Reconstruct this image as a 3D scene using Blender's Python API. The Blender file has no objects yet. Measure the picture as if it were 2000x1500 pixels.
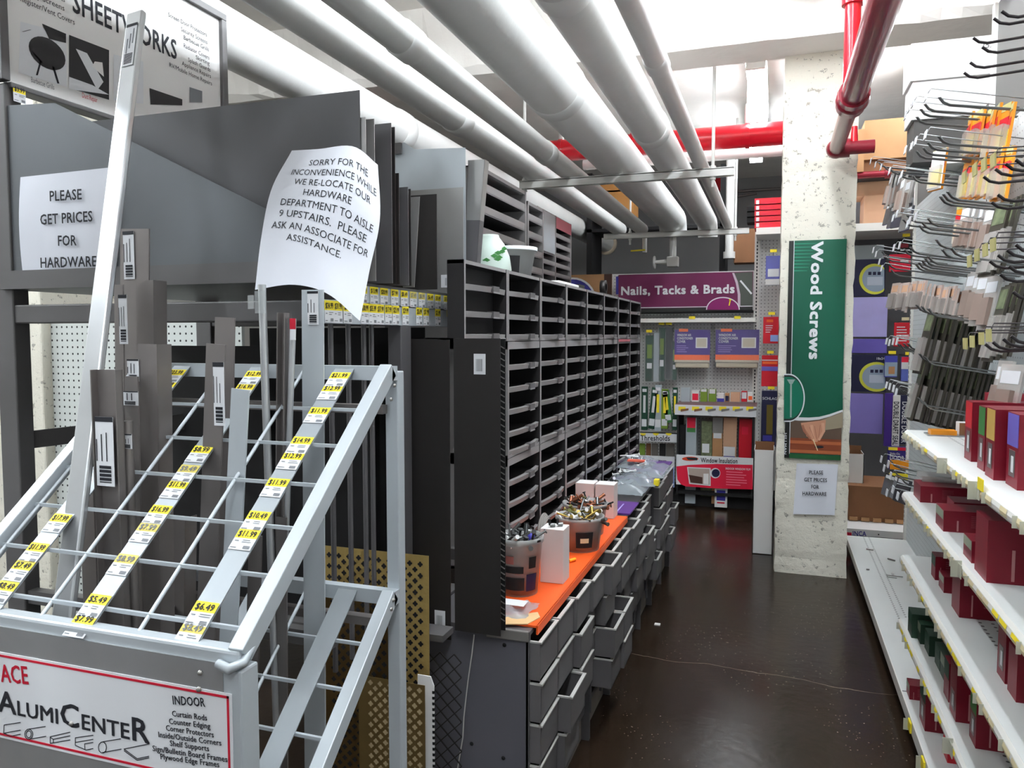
import bpy, math, random
from mathutils import Vector
random.seed(11)
S = bpy.context.scene
COL = S.collection
R = math.radians
# ---------------------------------------------------------------- camera, world, exposure
CAM_H, F_PX, YAW, PIT = 1.25, 1500.0, R(18.9), R(3.6)
cd = bpy.data.cameras.new('camera'); cd.sensor_width = 36; cd.lens = 27; cd.clip_start = .02
cam = bpy.data.objects.new('camera', cd); COL.objects.link(cam)
cam.location = (0, 0, CAM_H); cam.rotation_euler = (R(90) - PIT, 0, YAW)
S.camera = cam
W = bpy.data.worlds.new('world'); S.world = W; W.use_nodes = True
W.node_tree.nodes['Background'].inputs[0].default_value = (.9, .95, 1, 1)
W.node_tree.nodes['Background'].inputs[1].default_value = .5
S.view_settings.view_transform = 'Standard'; S.view_settings.look = 'None'
S.view_settings.exposure = 0.0; S.view_settings.gamma = 1.0
S.view_settings.use_curve_mapping = False
LAMP = 70.0      # strength of the fluorescent tubes (built with their fixtures below)

# measured points: where a line of sight of the photograph meets a plane of the room
FW = Vector((-math.sin(YAW)*math.cos(PIT), math.cos(YAW)*math.cos(PIT), -math.sin(PIT)))
RT = Vector((math.cos(YAW), math.sin(YAW), 0)); UP = RT.cross(FW); EYE = Vector((0, 0, CAM_H))
def sight(x, y): return FW + RT*((x-1000)/F_PX) - UP*((y-750)/F_PX)
def onX(x, y, c): d = sight(x, y); return EYE + d*((c-EYE.x)/d.x)
def onY(x, y, c): d = sight(x, y); return EYE + d*((c-EYE.y)/d.y)
def onZ(x, y, c): d = sight(x, y); return EYE + d*((c-EYE.z)/d.z)
def onP(x, y, p, n): d = sight(x, y); return EYE + d*((Vector(p)-EYE).dot(n)/d.dot(n))
def rectY(x0, y0, x1, y1, c):
    a, b = onY(x0, y0, c), onY(x1, y1, c)
    return min(a.x, b.x), max(a.x, b.x), min(a.z, b.z), max(a.z, b.z)

# ---------------------------------------------------------------- materials
def lin(c):
    def f(v):
        v /= 255.0
        return v/12.92 if v <= .04045 else ((v+.055)/1.055)**2.4
    return (f(c[0]), f(c[1]), f(c[2]), 1)
MATS = {}
def mat(name, rgb, rough=.5, metal=0.0, var=0.0, vscale=6.0, bump=0.0, bscale=60.0, alpha=1.0, trans=0.0, spec=None, emit=0.0, coat=0.0):
    if name in MATS: return MATS[name]
    m = bpy.data.materials.new(name); m.use_nodes = True; MATS[name] = m
    nt = m.node_tree; b = nt.nodes['Principled BSDF']
    col = lin(rgb)
    b.inputs['Base Color'].default_value = col; b.inputs['Roughness'].default_value = rough
    b.inputs['Metallic'].default_value = metal
    if spec is None and metal < .2: spec = .3
    if spec is not None: b.inputs['Specular IOR Level'].default_value = spec
    if alpha < 1: b.inputs['Alpha'].default_value = alpha
    if trans: b.inputs['Transmission Weight'].default_value = trans
    if coat: b.inputs['Coat Weight'].default_value = coat
    if emit:
        b.inputs['Emission Color'].default_value = col; b.inputs['Emission Strength'].default_value = emit
    if var or bump:
        tc = nt.nodes.new('ShaderNodeTexCoord')
    if var:
        n = nt.nodes.new('ShaderNodeTexNoise'); n.inputs['Scale'].default_value = vscale; n.inputs['Detail'].default_value = 6
        nt.links.new(tc.outputs['Object'], n.inputs['Vector'])
        r = nt.nodes.new('ShaderNodeValToRGB')
        r.color_ramp.elements[0].position = .3; r.color_ramp.elements[1].position = .7
        r.color_ramp.elements[0].color = tuple(max(0, c*(1-var)) for c in col[:3]) + (1,)
        r.color_ramp.elements[1].color = tuple(min(1, c*(1+var)) for c in col[:3]) + (1,)
        nt.links.new(n.outputs['Fac'], r.inputs['Fac']); nt.links.new(r.outputs['Color'], b.inputs['Base Color'])
    if bump:
        n2 = nt.nodes.new('ShaderNodeTexNoise'); n2.inputs['Scale'].default_value = bscale; n2.inputs['Detail'].default_value = 4
        nt.links.new(tc.outputs['Object'], n2.inputs['Vector'])
        bp = nt.nodes.new('ShaderNodeBump'); bp.inputs['Strength'].default_value = bump; bp.inputs['Distance'].default_value = .01
        nt.links.new(n2.outputs['Fac'], bp.inputs['Height']); nt.links.new(bp.outputs['Normal'], b.inputs['Normal'])
    return m
def MATH(nt, op, a, b=None, c=None):
    n = nt.nodes.new('ShaderNodeMath'); n.operation = op
    for i, v in enumerate((a, b, c)):
        if v is None: continue
        if isinstance(v, (int, float)): n.inputs[i].default_value = v
        else: nt.links.new(v, n.inputs[i])
    return n.outputs[0]
def holes_mat(name, rgb, dark, axes, pitch=.0254, rad=.0033, rows=None, rough=.45):
    """painted board with a grid of round holes (axes = the two object axes the grid runs along)"""
    m = mat(name, rgb, rough, var=.04, vscale=3); nt = m.node_tree; b = nt.nodes['Principled BSDF']
    tc = nt.nodes.new('ShaderNodeTexCoord'); sp = nt.nodes.new('ShaderNodeSeparateXYZ')
    nt.links.new(tc.outputs['Object'], sp.inputs[0])
    u, v = sp.outputs[axes[0]], sp.outputs[axes[1]]
    def cell(s): return MATH(nt, 'MULTIPLY', MATH(nt, 'SUBTRACT', MATH(nt, 'FRACT', MATH(nt, 'MULTIPLY', s, 1/pitch)), .5), pitch)
    cu = cell(u)
    if rows is None: cv = cell(v)
    else:
        cv = MATH(nt, 'SUBTRACT', v, rows[0])
        for r in rows[1:]: cv = MATH(nt, 'MINIMUM', MATH(nt, 'ABSOLUTE', cv), MATH(nt, 'ABSOLUTE', MATH(nt, 'SUBTRACT', v, r)))
    d = MATH(nt, 'SQRT', MATH(nt, 'ADD', MATH(nt, 'MULTIPLY', cu, cu), MATH(nt, 'MULTIPLY', cv, cv)))
    hole = MATH(nt, 'LESS_THAN', d, rad)
    mx = nt.nodes.new('ShaderNodeMix'); mx.data_type = 'RGBA'
    old = b.inputs['Base Color'].links[0].from_socket
    nt.links.new(hole, mx.inputs['Factor']); nt.links.new(old, mx.inputs[6]); mx.inputs[7].default_value = lin(dark)
    nt.links.new(mx.outputs[2], b.inputs['Base Color'])
    return m

# ---------------------------------------------------------------- glyphs of the built-in font, made once
GL = {}
def make_glyphs():
    chars = "ABCDEFGHIJKLMNOPQRSTUVWXYZabcdefghijklmnopqrstuvwxyz0123456789.,$&/-: x"
    obs = []
    for bold in (0,):
        for ch in chars:
            for kind, body in (('g', ch), ('w', 'I' + ch + 'I'), ):
                if kind == 'g' and ch == ' ': continue
                cu = bpy.data.curves.new('glyph', 'FONT'); cu.body = body; cu.size = 1; cu.resolution_u = 2
                o = bpy.data.objects.new('glyph', cu); COL.objects.link(o); obs.append((bold, ch, kind, o))
    cu = bpy.data.curves.new('glyph', 'FONT'); cu.body = 'II'; cu.size = 1
    o = bpy.data.objects.new('glyph', cu); COL.objects.link(o); obs.append((0, 'II', 'w', o))
    dg = bpy.context.evaluated_depsgraph_get(); dg.update()
    got = {}
    for bold, ch, kind, o in obs:
        me = bpy.data.meshes.new_from_object(o.evaluated_get(dg))
        vs = [(v.co.x, v.co.y) for v in me.vertices]; fs = [tuple(p.vertices) for p in me.polygons]
        got[(bold, ch, kind)] = (vs, fs)
        bpy.data.meshes.remove(me)
    def w(t): xs = [v[0] for v in t[0]]; return max(xs) - min(xs)
    base = w(got[(0, 'II', 'w')])
    caph = max(v[1] for v in got[(0, 'H', 'g')][0])
    for bold in (0, 1, 2):
        for ch in chars:
            adv = w(got[(0, ch, 'w')]) - base + (0, .03, .055)[bold]*caph
            vs, fs = got.get((0, ch, 'g'), ([], []))
            GL[(bold, ch)] = ([(x/caph, y/caph) for x, y in vs], fs, adv/caph)
    for _, _, _, o in obs:
        c = o.data; bpy.data.objects.remove(o); bpy.data.curves.remove(c)
make_glyphs()

# ---------------------------------------------------------------- mesh builder
class MB:
    def __init__(s): s.v = []; s.f = []; s.m = []; s.sm = []; s.mats = []
    def mi(s, m):
        if m not in s.mats: s.mats.append(m)
        return s.mats.index(m)
    def add(s, vs, fs, m, smooth=False):
        n = len(s.v); s.v += [tuple(p) for p in vs]; i = s.mi(m)
        for f in fs: s.f.append(tuple(n+k for k in f)); s.m.append(i); s.sm.append(smooth)
        return s
    def quad(s, a, b, c, d, m): return s.add([a, b, c, d], [(0, 1, 2, 3)], m)
    def poly(s, pts, m): return s.add(pts, [tuple(range(len(pts)))], m)
    def box(s, x0, x1, y0, y1, z0, z1, m, over=None):
        vs = [(x, y, z) for z in (z0, z1) for y in (y0, y1) for x in (x0, x1)]
        fs = {'-z': (0, 2, 3, 1), '+z': (4, 5, 7, 6), '-y': (0, 1, 5, 4), '+y': (2, 6, 7, 3), '-x': (0, 4, 6, 2), '+x': (1, 3, 7, 5)}
        if not over: return s.add(vs, list(fs.values()), m)
        n = len(s.v); s.v += vs
        for k, f in fs.items():
            s.f.append(tuple(n+i for i in f)); s.m.append(s.mi(over.get(k, m))); s.sm.append(False)
        return s
    def slab(s, c, ux, uy, uz, hx, hy, hz, m):
        """box about centre c with unit axes and half sizes"""
        c, ux, uy, uz = Vector(c), Vector(ux), Vector(uy), Vector(uz)
        vs = [c + ux*(hx*a) + uy*(hy*b) + uz*(hz*d) for d in (-1, 1) for b in (-1, 1) for a in (-1, 1)]
        return s.add(vs, [(0, 2, 3, 1), (4, 5, 7, 6), (0, 1, 5, 4), (2, 6, 7, 3), (0, 4, 6, 2), (1, 3, 7, 5)], m)
    def bar(s, p, q, w, h, m, side=(1, 0, 0)):
        """rectangular bar from p to q; w along `side`, h along the third axis"""
        p, q = Vector(p), Vector(q); d = (q-p); L = d.length; d.normalize()
        a = Vector(side); a = (a - d*a.dot(d)).normalized(); b = d.cross(a)
        return s.slab((p+q)/2, a, b, d, w/2, h/2, L/2, m)
    def tube(s, pts, r, m, n=10, caps=True):
        pts = [Vector(p) for p in pts]; rr = r if isinstance(r, (list, tuple)) else [r]*len(pts)
        ring = []; a = None
        for i, p in enumerate(pts):
            d = (pts[min(i+1, len(pts)-1)] - pts[max(i-1, 0)])
            if d.length < 1e-9: d = Vector((0, 0, 1))
            d.normalize()
            if a is None: a = d.orthogonal().normalized()
            else:
                a = a - d*a.dot(d); a = a.normalized() if a.length > 1e-6 else d.orthogonal().normalized()
            b = d.cross(a)
            ring += [p + (a*math.cos(2*math.pi*k/n) + b*math.sin(2*math.pi*k/n))*rr[i] for k in range(n)]
        fs = [(i*n+k, i*n+(k+1) % n, (i+1)*n+(k+1) % n, (i+1)*n+k) for i in range(len(pts)-1) for k in range(n)]
        s.add(ring, fs, m, True)
        if caps:
            L = len(pts)-1
            s.add(ring[:n], [tuple(range(n-1, -1, -1))], m); s.add(ring[L*n:], [tuple(range(n))], m)
        return s
    def lathe(s, c, prof, m, n=24, axis='z'):
        """prof: (radius, height) pairs turned about an axis through c"""
        vs = []
        for r, h in prof:
            for k in range(n):
                a = 2*math.pi*k/n; x, y = r*math.cos(a), r*math.sin(a)
                vs.append({'z': (c[0]+x, c[1]+y, c[2]+h), 'y': (c[0]+x, c[1]+h, c[2]+y), 'x': (c[0]+h, c[1]+x, c[2]+y)}[axis])
        fs = [(i*n+k, i*n+(k+1) % n, (i+1)*n+(k+1) % n, (i+1)*n+k) for i in range(len(prof)-1) for k in range(n)]
        return s.add(vs, fs, m, True)
    def ball(s, c, r, m, n=14):
        return s.lathe(c, [(max(1e-4, r*math.sin(math.pi*i/n)), -r*math.cos(math.pi*i/n)) for i in range(n+1)], m, n)
    def prism(s, pts, ax, h0, h1, m):
        """outline pts in the two axes other than ax, thickness h0..h1 along ax"""
        def P(p, h): return {'x': (h, p[0], p[1]), 'y': (p[0], h, p[1]), 'z': (p[0], p[1], h)}[ax]
        n = len(pts); vs = [P(p, h0) for p in pts] + [P(p, h1) for p in pts]
        return s.add(vs, [tuple(range(n)), tuple(range(2*n-1, n-1, -1))] + [(i, (i+1) % n, n+(i+1) % n, n+i) for i in range(n)], m)
    def text(s, body, o, ux, uy, h, m, bold=0, align='L', width=None, off=.0006, sx=1.0, slant=0.0, warp=None):
        """letters with capital height h; o = baseline start (or middle / end); width squeezes the line to fit"""
        tot = sum(GL[(bold, c)][2] for c in body)
        if width: sx = width/(tot*h)
        x = {'L': 0, 'C': -tot/2, 'R': -tot}[align]
        ux, uy = (Vector(ux).normalized(), Vector(uy).normalized()) if warp is None else (None, None)
        nrm = ux.cross(uy)*off if warp is None else None
        for c in body:
            vs, fs, adv = GL[(bold, c)]
            if fs:
                # heavier weights: the letter struck again slightly to each side
                e = (0, .022, .042)[bold]; nu = ux.cross(uy) if warp is None else None
                for k, (dx, dy) in enumerate(((0, 0),) if not bold else ((-e, -e), (e, -e), (e, e), (-e, e)) if bold == 1 else ((0, 0), (-e, -e), (e, -e), (e, e), (-e, e))):
                    if warp is None: pts = [Vector(o) + ux*((x+vx+dx)*h*sx) + uy*((vy+dy)*h) + nrm + nu*(.00012*k) for vx, vy in vs]
                    else: pts = [warp((x+vx)*h*sx, vy*h) for vx, vy in vs]
                    s.add(pts, fs, m)
            x += adv
        return s
    def build(s, name, parent=None, loc=None, bevel=0.0, solid=0.0):
        if loc is None:
            if parent is not None: loc = parent['_at']
            else:
                xs = [p[0] for p in s.v]; ys = [p[1] for p in s.v]; zs = [p[2] for p in s.v]
                loc = ((min(xs)+max(xs))/2, (min(ys)+max(ys))/2, min(zs))
        me = bpy.data.meshes.new(name)
        me.from_pydata([(p[0]-loc[0], p[1]-loc[1], p[2]-loc[2]) for p in s.v], [], s.f)
        for m in s.mats: me.materials.append(m)
        me.polygons.foreach_set('material_index', s.m); me.polygons.foreach_set('use_smooth', s.sm); me.update()
        o = bpy.data.objects.new(name, me); COL.objects.link(o)
        o['_at'] = loc
        if parent is not None: o.parent = parent
        else: o.location = loc
        if bevel:
            b = o.modifiers.new('bevel', 'BEVEL'); b.width = bevel; b.segments = 2; b.limit_method = 'ANGLE'
        if solid:
            b = o.modifiers.new('solid', 'SOLIDIFY'); b.thickness = solid; b.offset = -1
        return o
    def solo(s, name, label, cat, group=None, **k):
        return tag(s.build(name, **k), label, cat, group)
    def struct(s, name, **k):
        o = s.build(name, **k); o['kind'] = 'structure'; return o
def tag(o, label, cat, group=None):
    o['label'] = label; o['category'] = cat
    if group: o['group'] = group
    return o
def thing(name, label, cat, loc=(0, 0, 0), group=None):
    o = bpy.data.objects.new(name, None); COL.objects.link(o); o.empty_display_size = .05
    o.location = loc; o['_at'] = tuple(loc)
    return tag(o, label, cat, group)
def dup(src, loc, label=None, rotz=0.0, group=None):
    """copy of a thing with its parts and sub-parts"""
    r = src.copy(); COL.objects.link(r); r.location = loc; r.rotation_euler = (0, 0, rotz)
    if label: r['label'] = label
    if group: r['group'] = group
    for ch in src.children:
        c = ch.copy(); COL.objects.link(c); c.parent = r
        for g in ch.children:
            d = g.copy(); COL.objects.link(d); d.parent = c
    return r
# ---------------------------------------------------------------- palette
M_white = mat('white_paint', (236, 234, 228), .5, var=.04, vscale=3)
M_wall = mat('wall_paint', (128, 127, 128), .7, var=.05, vscale=2)
M_ceil = mat('ceiling_plaster', (238, 234, 228), .85, var=.06, vscale=2.5, bump=.5, bscale=14)
M_pipe = mat('pipe_jacket_white', (226, 225, 222), .42, var=.03, vscale=5, bump=.12, bscale=16)
M_pipeband = mat('pipe_tape', (205, 203, 199), .5)
M_strut = mat('strut_white', (216, 215, 210), .45)
M_red = mat('red_pipe_paint', (190, 18, 34), .28, coat=.3)
M_dkred = mat('dark_red_pipe_paint', (124, 24, 40), .28, coat=.3)
M_steel = mat('steel_grey_paint', (96, 94, 96), .42, .35, var=.05, vscale=5)
M_rackg = mat('rack_grey_paint', (92, 90, 90), .5, .2, var=.06, vscale=6)
M_bin = mat('bin_grey_paint', (146, 143, 143), .45, .1, var=.06, vscale=8)
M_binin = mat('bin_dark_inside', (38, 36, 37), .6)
M_edge = mat('worn_steel_edge', (150, 147, 143), .35, .6)
M_drawer = mat('drawer_grey_plastic', (96, 93, 94), .5, var=.06, vscale=9)
M_rim = mat('drawer_rim', (186, 184, 180), .45)
M_alu = mat('aluminium', (196, 198, 200), .33, .75, var=.05, vscale=14)
M_aluw = mat('satin_aluminium_paint', (190, 197, 202), .4, .3, var=.04, vscale=8)
M_alud = mat('dull_aluminium', (134, 128, 126), .42, .7, var=.07, vscale=9)
M_zinc = mat('zinc_sheet', (160, 159, 157), .32, .5, var=.06, vscale=4)
M_sheetB = mat('grey_steel_sheet', (82, 81, 83), .5, .35, var=.1, vscale=2.2)
M_sheetA = mat('pale_steel_sheet', (94, 97, 100), .5, .35, var=.06, vscale=2)
M_black = mat('black_steel_sheet', (45, 42, 41), .45, .3, var=.08, vscale=4)
M_dark = mat('near_black_steel', (28, 27, 28), .6, var=.1, vscale=4)
M_gold = mat('gold_anodised', (200, 172, 106), .36, .55, var=.06, vscale=20, bump=.25, bscale=70)
M_paper = mat('paper', (226, 228, 236), .75)
M_ink = mat('ink', (35, 36, 42), .7)
M_inkgrey = mat('grey_ink', (120, 122, 126), .7)
M_label = mat('label_white', (222, 223, 226), .6)
M_yellow = mat('tag_yellow', (244, 222, 52), .55)
M_yelf = mat('tag_yellow_faded', (206, 190, 96), .55)
M_cream = mat('channel_cream', (222, 208, 168), .5)
M_sred = mat('sign_red', (188, 26, 50), .5)
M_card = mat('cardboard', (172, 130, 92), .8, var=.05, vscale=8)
M_cardd = mat('cardboard_dark_brown', (128, 88, 60), .8, var=.06, vscale=8)  # darker brown cardboard, for whole cartons, insides and print
M_boxw = mat('white_carton', (232, 230, 228), .6)
M_boxpink = mat('pale_kraft_white', (214, 200, 196), .7)
M_orange = mat('orange_board', (236, 92, 34), .45, var=.03)
M_purple = mat('purple_board', (92, 52, 128), .4, var=.05)
M_dkbox = mat('dark_red_carton', (122, 18, 36), .4, var=.05)
M_rbox = mat('bright_red_carton', (196, 28, 44), .4)
M_green = mat('green_print', (60, 120, 62), .5)
M_dgreen = mat('dark_green_print', (26, 66, 48), .5)
M_olive = mat('olive_print', (112, 140, 50), .5)
M_blue = mat('blue_print', (60, 56, 150), .45)
M_navy = mat('navy_print', (34, 34, 66), .45)
M_lilac = mat('lilac_cover', (176, 170, 226), .5, var=.05, vscale=10)
M_pink = mat('pink_red_print', (216, 30, 62), .5)
M_chrome = mat('chrome_wire', (128, 130, 130), .3, .9)
M_blackhook = mat('black_wire', (46, 40, 42), .4, .4)
M_tagp = mat('clear_tag_plastic', (214, 214, 196), .3, alpha=.75)
M_clear = mat('clear_film', (235, 238, 242), .08, alpha=.1, spec=.8)
M_blister = mat('clear_blister', (205, 198, 192), .2, alpha=.5, spec=.8)
M_orpack = mat('orange_pack', (226, 142, 32), .4)
M_dkpack = mat('dark_pack', (62, 58, 50), .35)
M_bagfilm = mat('bag_film_grey', (176, 186, 192), .2, alpha=.55, spec=.8)
M_peg = holes_mat('pegboard_white_back_wall', (222, 222, 220), (70, 70, 72), ('X', 'Z'))
M_pegl = holes_mat('pegboard_white_side', (206, 210, 206), (38, 38, 40), ('X', 'Z'), rad=.004)
M_pegx = holes_mat('pegboard_grey_panel', (206, 212, 214), (110, 112, 114), ('Y', 'Z'), rad=.0028)
M_shelf = holes_mat('shelf_white_perforated', (226, 228, 226), (90, 90, 90), ('Y', 'X'), rad=.0042, rows=(.09, .118), pitch=.025)
M_slot = mat('slot_black', (20, 20, 20), .8)
M_tube = mat('lit_fluorescent_tube', (240, 248, 255), .4, emit=LAMP)
M_fix = mat('fixture_white', (240, 240, 236), .4)
M_tape = mat('clear_tape', (200, 205, 205), .15, alpha=.28, spec=.9)
M_skin = mat('printed_skin_tone', (196, 140, 112), .6)
M_wood = mat('printed_wood_tone', (128, 62, 36), .5)
M_woodl = mat('printed_wood_light', (176, 98, 60), .5)
M_bronze = mat('printed_tan', (150, 138, 116), .6)
M_valve = mat('valve_white', (214, 212, 208), .45)

def floor_mat():
    m = mat('sealed_brown_concrete', (41, 31, 23), .16, var=.25, vscale=1.2, bump=.06, bscale=30, spec=.2)
    nt = m.node_tree; b = nt.nodes['Principled BSDF']
    tc = nt.nodes.new('ShaderNodeTexCoord')
    # fine pale grit
    vo = nt.nodes.new('ShaderNodeTexVoronoi'); vo.inputs['Scale'].default_value = 55
    nt.links.new(tc.outputs['Object'], vo.inputs['Vector'])
    ms = nt.nodes.new('ShaderNodeTexNoise'); ms.inputs['Scale'].default_value = 2.2
    nt.links.new(tc.outputs['Object'], ms.inputs['Vector'])
    th = MATH(nt, 'MULTIPLY', MATH(nt, 'GREATER_THAN', ms.outputs['Fac'], .52), .115)
    sp = MATH(nt, 'LESS_THAN', vo.outputs['Distance'], th)
    # a thin crack across the aisle
    s = nt.nodes.new('ShaderNodeSeparateXYZ'); nt.links.new(tc.outputs['Object'], s.inputs[0])
    n = nt.nodes.new('ShaderNodeTexNoise'); n.inputs['Scale'].default_value = 4; n.inputs['Detail'].default_value = 6
    nt.links.new(tc.outputs['Object'], n.inputs['Vector'])
    line = MATH(nt, 'ADD', MATH(nt, 'ADD', s.outputs['Y'], MATH(nt, 'MULTIPLY', s.outputs['X'], .05)), MATH(nt, 'MULTIPLY', n.outputs['Fac'], .12))
    cr = MATH(nt, 'LESS_THAN', MATH(nt, 'ABSOLUTE', MATH(nt, 'SUBTRACT', line, CRACK)), .0016)
    fac = MATH(nt, 'MULTIPLY', MATH(nt, 'MAXIMUM', sp, cr), .32)
    mx = nt.nodes.new('ShaderNodeMix'); mx.data_type = 'RGBA'
    nt.links.new(fac, mx.inputs['Factor']); nt.links.new(b.inputs['Base Color'].links[0].from_socket, mx.inputs[6])
    mx.inputs[7].default_value = lin((170, 156, 140)); nt.links.new(mx.outputs[2], b.inputs['Base Color'])
    nr = nt.nodes.new('ShaderNodeTexNoise'); nr.inputs['Scale'].default_value = 3
    nt.links.new(tc.outputs['Object'], nr.inputs['Vector'])
    nt.links.new(MATH(nt, 'ADD', MATH(nt, 'MULTIPLY', nr.outputs['Fac'], .22), .1), b.inputs['Roughness'])
    return m
def block_mat(name, axis):
    m = mat(name, (238, 235, 226), .6); nt = m.node_tree; b = nt.nodes['Principled BSDF']
    tc = nt.nodes.new('ShaderNodeTexCoord'); s = nt.nodes.new('ShaderNodeSeparateXYZ'); nt.links.new(tc.outputs['Object'], s.inputs[0])
    fz = MATH(nt, 'FRACT', MATH(nt, 'MULTIPLY', s.outputs['Z'], 5.0))
    joint = MATH(nt, 'LESS_THAN', MATH(nt, 'ABSOLUTE', MATH(nt, 'SUBTRACT', fz, .5)), .03)
    no = nt.nodes.new('ShaderNodeTexNoise'); no.inputs['Scale'].default_value = 34; no.inputs['Detail'].default_value = 8; no.inputs['Roughness'].default_value = .7
    nt.links.new(tc.outputs['Object'], no.inputs['Vector'])
    pit = MATH(nt, 'LESS_THAN', no.outputs['Fac'], .395)
    big = nt.nodes.new('ShaderNodeTexNoise'); big.inputs['Scale'].default_value = 9; nt.links.new(tc.outputs['Object'], big.inputs['Vector'])
    h = MATH(nt, 'SUBTRACT', MATH(nt, 'ADD', MATH(nt, 'MULTIPLY', no.outputs['Fac'], .8), MATH(nt, 'MULTIPLY', big.outputs['Fac'], .6)), MATH(nt, 'MULTIPLY', MATH(nt, 'MAXIMUM', pit, MATH(nt, 'MULTIPLY', joint, .6)), .8))
    bp = nt.nodes.new('ShaderNodeBump'); bp.inputs['Strength'].default_value = .75; bp.inputs['Distance'].default_value = .012
    nt.links.new(h, bp.inputs['Height']); nt.links.new(bp.outputs['Normal'], b.inputs['Normal'])
    mx = nt.nodes.new('ShaderNodeMix'); mx.data_type = 'RGBA'
    nt.links.new(MATH(nt, 'MULTIPLY', pit, .6), mx.inputs['Factor']); mx.inputs[6].default_value = lin((240, 235, 220)); mx.inputs[7].default_value = lin((120, 112, 98))
    nt.links.new(mx.outputs[2], b.inputs['Base Color'])
    return m
CRACK = onZ(1400, 1305, 0).y + .06
M_floor = floor_mat(); M_block = block_mat('painted_concrete_block', 'z')

# ---------------------------------------------------------------- the room
X0, X1, Y0, Y1, ZC = -5.0, 2.4, -3.0, 9.3, 3.05
MB().box(X0, X1, Y0, Y1, -.1, 0, M_floor).struct('floor', loc=(0, 0, 0))
MB().box(X0, X1, Y0, Y1, ZC, ZC+.1, M_ceil).struct('ceiling')
MB().box(X0, X1, Y1, Y1+.1, 0, ZC, M_wall).struct('wall_back')
MB().box(X0-.1, X0, Y0, Y1, 0, ZC, M_white).struct('wall_left')
MB().box(X1, X1+.1, Y0, Y1, 0, ZC, M_white).struct('wall_right')
# ceiling beam with a ragged plaster edge
m = MB(); n = 90; yb0, yb1, zb = 3.95, 4.28, 2.67
rnd = random.Random(3)
top = [(X0 + (X1-X0)*i/n) for i in range(n+1)]
zz = [zb + rnd.uniform(-.012, .02) for _ in top]; yy = [yb0 + rnd.uniform(-.012, .012) for _ in top]
vs = []
for i, x in enumerate(top): vs += [(x, yb0+.004, ZC), (x, yy[i], zz[i]+.03), (x, yb0+.03, zb-.004+rnd.uniform(-.003, .003)), (x, yb1, zb), (x, yb1, ZC)]
m.add(vs, [(i*5+k, (i+1)*5+k, (i+1)*5+k+1, i*5+k+1) for i in range(n) for k in range(4)], M_ceil)
m.struct('trim_1')
PX0, PX1, PY = .015, .372, 4.24
def rough_pillar(x0, x1, y0, y1, z1):
    rnd = random.Random(5); n, k = 64, 5; vs = []; ring = []
    for a, b in (((x0, y0), (x1, y0)), ((x1, y0), (x1, y1)), ((x1, y1), (x0, y1)), ((x0, y1), (x0, y0))):
        ring += [(a[0]+(b[0]-a[0])*i/k, a[1]+(b[1]-a[1])*i/k) for i in range(k)]
    for j in range(n+1):
        z = z1*j/n; d = .003 if abs((z*5) % 1 - .5) < .09 else 0
        for i, (x, y) in enumerate(ring):
            ex = .004 if i % k == 0 else 0
            cx, cy = (x0+x1)/2, (y0+y1)/2; L = math.hypot(x-cx, y-cy); s_ = rnd.uniform(-.0012, .0012) - d - ex*rnd.random()*2
            vs.append((x+(x-cx)/L*s_, y+(y-cy)/L*s_, z))
    q = len(ring); return MB().add(vs, [(j*q+i, j*q+(i+1) % q, (j+1)*q+(i+1) % q, (j+1)*q+i) for j in range(n) for i in range(q)], M_block)
rough_pillar(PX0, PX1, PY, PY+.4, 2.67).struct('pillar_right', loc=((PX0+PX1)/2, PY+.2, 0))
MB().box(-3.4, -2.63, 2.18, 2.7, 0, ZC, M_block).struct('pillar_left', bevel=.008)

# ---------------------------------------------------------------- fluorescent fixtures
def strip_light(x, y0, y1, z, label):
    t = thing('strip_light', label, 'ceiling light', (x, (y0+y1)/2, z), 'fluorescent strip lights')
    MB().box(x-.06, x+.06, y0, y1, z, z+.07, M_fix).box(x-.01, x+.01, y0+.3, y0+.32, z+.07, ZC, M_fix).box(x-.01, x+.01, y1-.32, y1-.3, z+.07, ZC, M_fix).build('housing', t)
    for dx in (-.04, .04):
        MB().tube([(x+dx, y0+.03, z-.025), (x+dx, y1-.03, z-.025)], .016, M_tube, 8).build('tube', t)
    for a in (y0, y1-.025): MB().box(x-.055, x+.055, a, a+.025, z-.05, z, M_fix).build('lamp_holder', t)
strip_light(-.14, 4.75, 5.95, 2.84, 'lit fluorescent strip light glaring behind the ceiling beam, left of the block pillar')
strip_light(.12, 1.35, 3.75, 2.88, 'lit fluorescent strip light over the aisle in front of the ceiling beam')
strip_light(.12, -1.6, .8, 2.88, 'lit fluorescent strip light over the aisle entrance')
strip_light(-2.75, -.6, 1.8, 2.88, 'unseen strip light beyond the sheet metal rack, set to brighten the pegboard')  # unseen fixture, placed closer in to brighten the left pegboard
strip_light(-.72, .9, 3.2, 2.9, 'lit fluorescent strip light above the overhead pipes')
strip_light(-3.7, -.4, 2.0, 2.88, 'added unseen strip light farthest left, brightening the pegboard')  # second unseen fixture, added only to brighten the pegboard
strip_light(-1.4, -2.8, -.4, 2.88, 'added unseen fill strip light left of the aisle entrance')  # unseen fill light added behind the camera for surfaces facing it
strip_light(-.2, 6.3, 7.5, 2.88, 'lit fluorescent strip light above the storage behind the back display')
strip_light(.9, 4.7, 5.9, 2.88, 'lit fluorescent strip light above the right back bay')

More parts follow.
